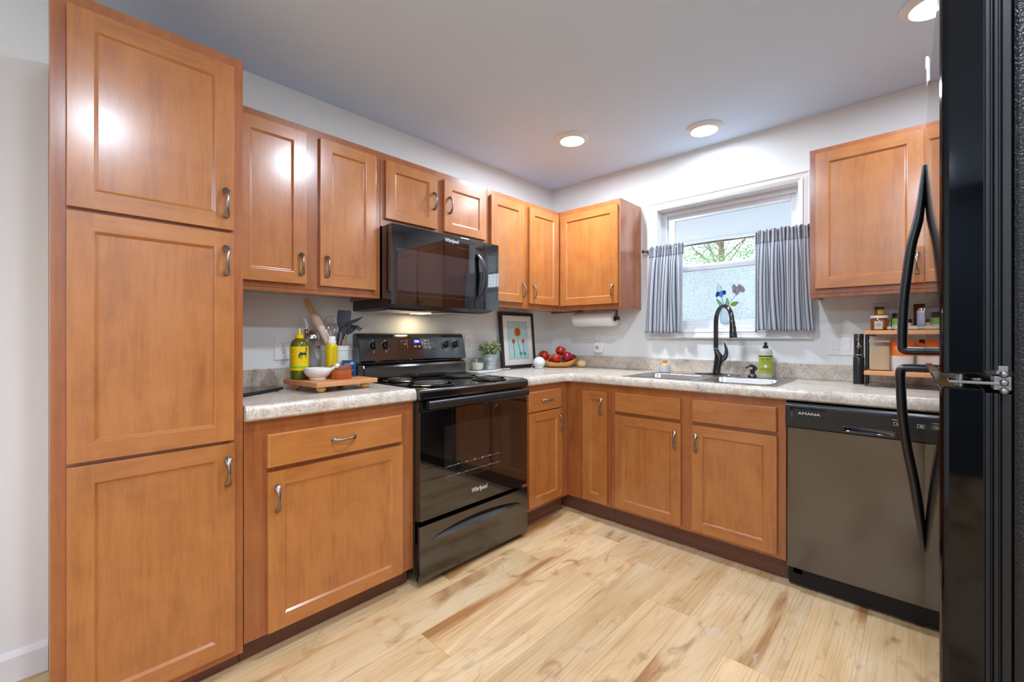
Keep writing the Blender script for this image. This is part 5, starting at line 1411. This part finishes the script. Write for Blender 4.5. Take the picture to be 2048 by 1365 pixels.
t = jar('honey_jar', 'squat honey jar with white lid and cream label at the left of the upper shelf', 'jar', 2.196, -.172, S1, [('honey', [(.031, 0), (.0345, .003), (.0350, .010), (.0350, .048), (.032, .056), (.031, .060)], M['honey']), ('lid', [(.0355, .0605), (.0365, .062), (.0365, .071), (.0345, .074), (.001, .074)], M['plastic_w'])])
lb = wrap('label', .0353, .006, .046, -32, 22, M['cream'], t, 12)
g = G(); p_, f_ = on_label([(.008 * math.cos(2 * PI * i / 16) - .003, .028 + .008 * math.sin(2 * PI * i / 16)) for i in range(16)], .0357); g.prism(p_, f_, .0001, .0004); obj('emblem', g, mat('honey_emblem', 'c08050', .6), lb, world=False)
t = jar('spice_jar', 'tiny jar with black lid and yellow label stacked on the honey jar', 'jar', 2.196, -.172, S1 + .074, [('jar_body', [(.017, 0), (.019, .002), (.019, .030), (.017, .033)], M['honey']), ('lid', [(.0195, .0335), (.0195, .043), (.018, .0445), (.001, .0445)], M['dark_lid'])])
wrap('label', .0192, .006, .028, -20, 60, M['gold'], t, 10)
jar('glass_jar', 'tall clear glass jar behind the honey jar on the upper shelf', 'jar', 2.196, -.098, S1, [('glass_body', [(.033, 0), (.0355, .003), (.0355, .110), (.031, .120), (.031, .128), (.0325, .130), (.0325, .136), (.030, .136)], M['jar_glass']), ('lid', [(.031, .1365), (.031, .142), (.001, .143)], M['jar_glass'])])
t = jar('herb_jar', 'dark herb jar with round green label and black lid on the upper shelf', 'jar', 2.262, -.145, S1, [('jar_body', [(.022, 0), (.0235, .002), (.0235, .058), (.021, .063), (.016, .066)], M['herb']), ('lid', [(.0195, .0665), (.0195, .083), (.018, .0845), (.001, .0845)], M['dark_lid'])])
lb = wrap('label', .0237, .030, .058, -55, 60, M['green_label'], t, 10); wrap('lower_label', .0237, .006, .029, -55, 60, M['cream'], t, 10)
jar('small_maroon_jar', 'small maroon topped jar between the herb jar and the glass shaker', 'jar', 2.304, -.138, S1, [('jar_body', [(.011, 0), (.012, .002), (.012, .034), (.010, .037)], M['cream']), ('lid', [(.0125, .0375), (.0125, .054), (.001, .055)], M['maroon'])])
jar('brown_bottle', 'tall dark brown jar standing behind the glass shaker', 'jar', 2.346, -.100, S1, [('bottle_body', [(.024, 0), (.026, .002), (.026, .112), (.0255, .114)], M['amber']), ('lid', [(.0265, .1145), (.0265, .126), (.025, .128), (.001, .128)], M['amber'])])
jar('glass_shaker', 'small glass shaker with cream collar and metal top in front of the brown jar', 'shaker', 2.352, -.172, S1, [('glass_body', [(.018, 0), (.0195, .002), (.0195, .078), (.018, .083)], mat('salt_filled_glass', 'aab0c0', .15)), ('collar', [(.0197, .0832), (.0200, .084), (.0200, .092), (.018, .0935)], M['cream']), ('top', [(.0175, .0937), (.0165, .104), (.010, .110), (.001, .111)], M['chrome'])])
jar('green_spice_jar', 'green topped spice jar at the far right of the upper shelf behind the fridge', 'jar', 2.43, -.12, S1, [('jar_body', [(.021, 0), (.0225, .002), (.0225, .06), (.02, .064)], M['green_label']), ('lid', [(.020, .0645), (.020, .082), (.001, .083)], M['dark_lid'])])
t = thing('small_rolling_pin', 'small pale wooden pin lying along the front of the upper shelf', 'rolling pin', (2.30, -.215, S1 + .0105))
obj('roller', G().tube([(2.253, -.213, S1 + .0105), (2.256, -.213, S1 + .0105), (2.337, -.219, S1 + .0105), (2.340, -.219, S1 + .0105)], [.006, .0102, .0102, .006], n=16), M['pinwood'], t, smooth=True)
obj('handle', G().sphere((2.236, -.2125, S1 + .0105), .0102).cyl((2.243, -.2126, S1 + .0105), (2.256, -.213, S1 + .0105), .004).cyl((2.338, -.219, S1 + .0105), (2.362, -.2208, S1 + .0105), .0055), M['pinwood'], t, smooth=True)
# lower shelf
def rr2(h, r, z): return rr(-h, h, -h, h, r, z, 6)
t = thing('flour_canister', 'clear square canister of flour with a wooden lid on the lower shelf', 'canister', (2.1955, -.150, S2), math.radians(4))
g = G().loft([rr2(.038, .014, 0), rr2(.041, .016, .003), rr2(.041, .016, .141)]); obj('canister_glass', g, M['jar_glass'], t, smooth=True, world=False)
g = G().loft([rr2(.0365, .013, .003), rr2(.0393, .015, .006), rr2(.0393, .015, .118), rr2(.030, .012, .124)]); obj('flour', g, M['flour'], t, smooth=True, world=False)
g = G().loft([rr2(.0405, .016, .1415), rr2(.0415, .016, .143), rr2(.0415, .016, .151), rr2(.040, .015, .1525)]); obj('lid', g, M['lightwood'], t, smooth=True, world=False)
def bag(label, x, y, w_, rz, seed):
    rnd = random.Random(seed); t = thing('snack_bag', label, 'bag', (x, y, S2), rz, group='orange bags on the lower shelf')
    def ring(z, hw, hd, jag): return [(hw * math.cos(2 * PI * k / 24) + rnd.uniform(-jag, jag), hd * math.copysign(abs(math.sin(2 * PI * k / 24)) ** .7, math.sin(2 * PI * k / 24)) + rnd.uniform(-jag, jag), z) for k in range(24)]
    zs = [(0, .9, .026), (.004, 1, .029), (.035, .98, .031), (.076, 1.0, .028)]
    r0 = [ring(z, w_ * a, d_, .0008) for z, a, d_ in zs]
    obj('bag_lower', G().loft(r0), M['bag_white'], t, smooth=True, world=False)
    r1 = [r0[-1]] + [ring(z, w_ * a, d_, .0010) for z, a, d_ in ((.10, 1, .024), (.125, 1.0, .015), (.142, 1.02, .006), (.150, 1.02, .003), (.153, 1.02, .002))]
    obj('bag_upper', G().loft(r1), M['orange'], t, smooth=True, world=False)
    return t
b1 = bag('orange and white flour bag beside the flour canister on the lower shelf', 2.281, -.160, .042, 0, 2)
for body, z, sz in (('BAKE', .118, .014), ('WELL', .100, .014)):
    pass
g = G()
for z, w_ in ((.128, .012), (.117, .016), (.104, .015), (.093, .010)): g.box(-.030, -.030 + w_, -.0300, -.0235, z, z + .0045)
b2 = bag('orange and white bag clipped shut behind the fridge handle', 2.372, -.150, .040, .1, 5)
t = thing('bag_clip', 'small black binder clip on the top of the second orange bag', 'clip', (2.352, -.152, S2 + .150), .1)
obj('clip_body', G().prism([(-.007, -.010), (.007, -.010), (.0015, .006), (-.0015, .006)], lambda p, x: (x, p[0], p[1]), -.011, .011), M['black_satin'], t, world=False)
obj('clip_lever', G().tube(curve([(-.008, -.006, .004), (.000, -.016, -.008), (.018, -.022, -.022)], 4), .0018, n=6), M['black_satin'], t, world=False)

# ================================================================ outside
YE = .15
t = struct('ground_exterior', G().box(-30, 30, -40, 40, -.9, -.85), mat('gravel_ground', '8a8c88', .9))
pt = struct('patio_and_bounce_slab', G().box(-3, 6, .16, 2.6, -.849, -.12).box(XR + .16, 9, -9, .14, -.849, -.10), mat('concrete', 'bfc2c4', .8))  # second slab is unseen, put in to bounce daylight through the added window
pr = thing('porch_roof', 'white porch roof with beaded ceiling and beam outside the window', 'porch roof', (1.5, 1.3, 2.28), kind='structure')
pw = mat('porch_white', 'e6eaee', .5)
obj('porch_ceiling', G().box(-3, 6, .16, 2.3, 2.545, 2.6), pw, pr)
obj('porch_beam', G().box(-3, 6, 2.15, 2.27, 2.285, 2.56).box(-3, 6, 2.13, 2.29, 2.262, 2.284), pw, pr, bevel=.004)
obj('post', G().box(4.6, 4.72, 2.15, 2.27, -.12, 2.29).box(-2.6, -2.48, 2.15, 2.27, -.12, 2.29), pw, pr)
bark = mat('bark', '5a4a3c', .9)
lf = [mat('tree_leaf_' + n, c, .55) for n, c in (('light', '84a878'), ('mid', '6a9a60'), ('blue', '6a9880'))]
for m_ in lf:
    k = N(m_); tl = k.new('ShaderNodeBsdfTranslucent'); tl.inputs[0].default_value = k.b.inputs['Base Color'].default_value
    mx = k.new('ShaderNodeMixShader'); mx.inputs[0].default_value = .45; k.ln(k.b.outputs[0], mx.inputs[1]); k.ln(tl.outputs[0], mx.inputs[2]); k.ln(mx.outputs[0], k.n['Material Output'].inputs[0])
def tree(x, y, h, r, m_, label, seed, nl):
    rnd = random.Random(seed); t = thing('leafy_tree', label, 'tree', (x, y, -.85), group='trees beyond the porch')
    g = G(); g.tube([(0, 0, 0), (.05, .03, h * .3), (.0, .0, h * .55), (.1, 0, h * .9)], [.075, .06, .045, .015], n=10)
    gl_ = G()
    for b in range(34):
        a = rnd.uniform(0, 2 * PI); z0 = h * rnd.uniform(.16, .7); ln_ = r * rnd.uniform(.5, 1.05) * (1.15 - .5 * z0 / h)
        e = Vector((math.cos(a) * ln_, math.sin(a) * ln_, z0 + h * rnd.uniform(.03, .22))); s0 = Vector((0, 0, z0)); g.tube([tuple(s0), tuple(s0.lerp(e, .5) + Vector((0, 0, .12))), tuple(e)], [.022, .012, .004], n=5)
        for c in range(9):
            q = s0.lerp(e, rnd.uniform(.35, 1.05)) + Vector((rnd.gauss(0, .22), rnd.gauss(0, .22), rnd.gauss(.05, .16)))
            for l in range(nl):
                p = q + Vector((rnd.gauss(0, .16), rnd.gauss(0, .16), rnd.gauss(0, .11))); d = Vector((rnd.gauss(0, 1), rnd.gauss(0, 1), rnd.gauss(-.3, .6))).normalized(); sd = d.cross(Vector((rnd.gauss(0, 1), rnd.gauss(0, 1), 1))).normalized(); L = rnd.uniform(.045, .08)
                gl_.add([tuple(p), tuple(p + d * L * .5 + sd * L * .3), tuple(p + d * L), tuple(p + d * L * .5 - sd * L * .3)], [(0, 1, 2, 3)])
    obj('trunk', g, bark, t, world=False); obj('foliage', gl_, m_, t, world=False)
tree(-1.5, 9.0, 8.0, 1.9, lf[0], 'pale green leafy tree beyond the porch, left in the window', 1, 52)
tree(-3.2, 14.6, 10.8, 2.8, lf[2], 'bluish green leafy tree beyond the porch, near the right curtain', 2, 56)
tree(-6.8, 10.8, 7.2, 2.0, lf[1], 'mid green leafy tree beyond the porch, hidden by the left curtain', 3, 14)
tree(6.4, 11.5, 7.4, 2.0, lf[1], 'mid green leafy tree beyond the porch, behind the right curtain', 4, 12)

# daylight enters through the sink window and the added fill window
for nm, loc, rot, sx, sy in (('daylight_portal', (1.39, .16, 1.65), (-PI / 2, 0, 0), .84, .84), ('daylight_portal', (XR + .16, -4.6, 1.475), (PI / 2, 0, PI / 2), 2.0, 1.25)):
    l = bpy.data.lights.new(nm, 'AREA'); l.shape = 'RECTANGLE'; l.size = sx; l.size_y = sy; l.cycles.is_portal = True
    o = bpy.data.objects.new(nm, l); coll(o); o.location = loc; o.rotation_euler = rot
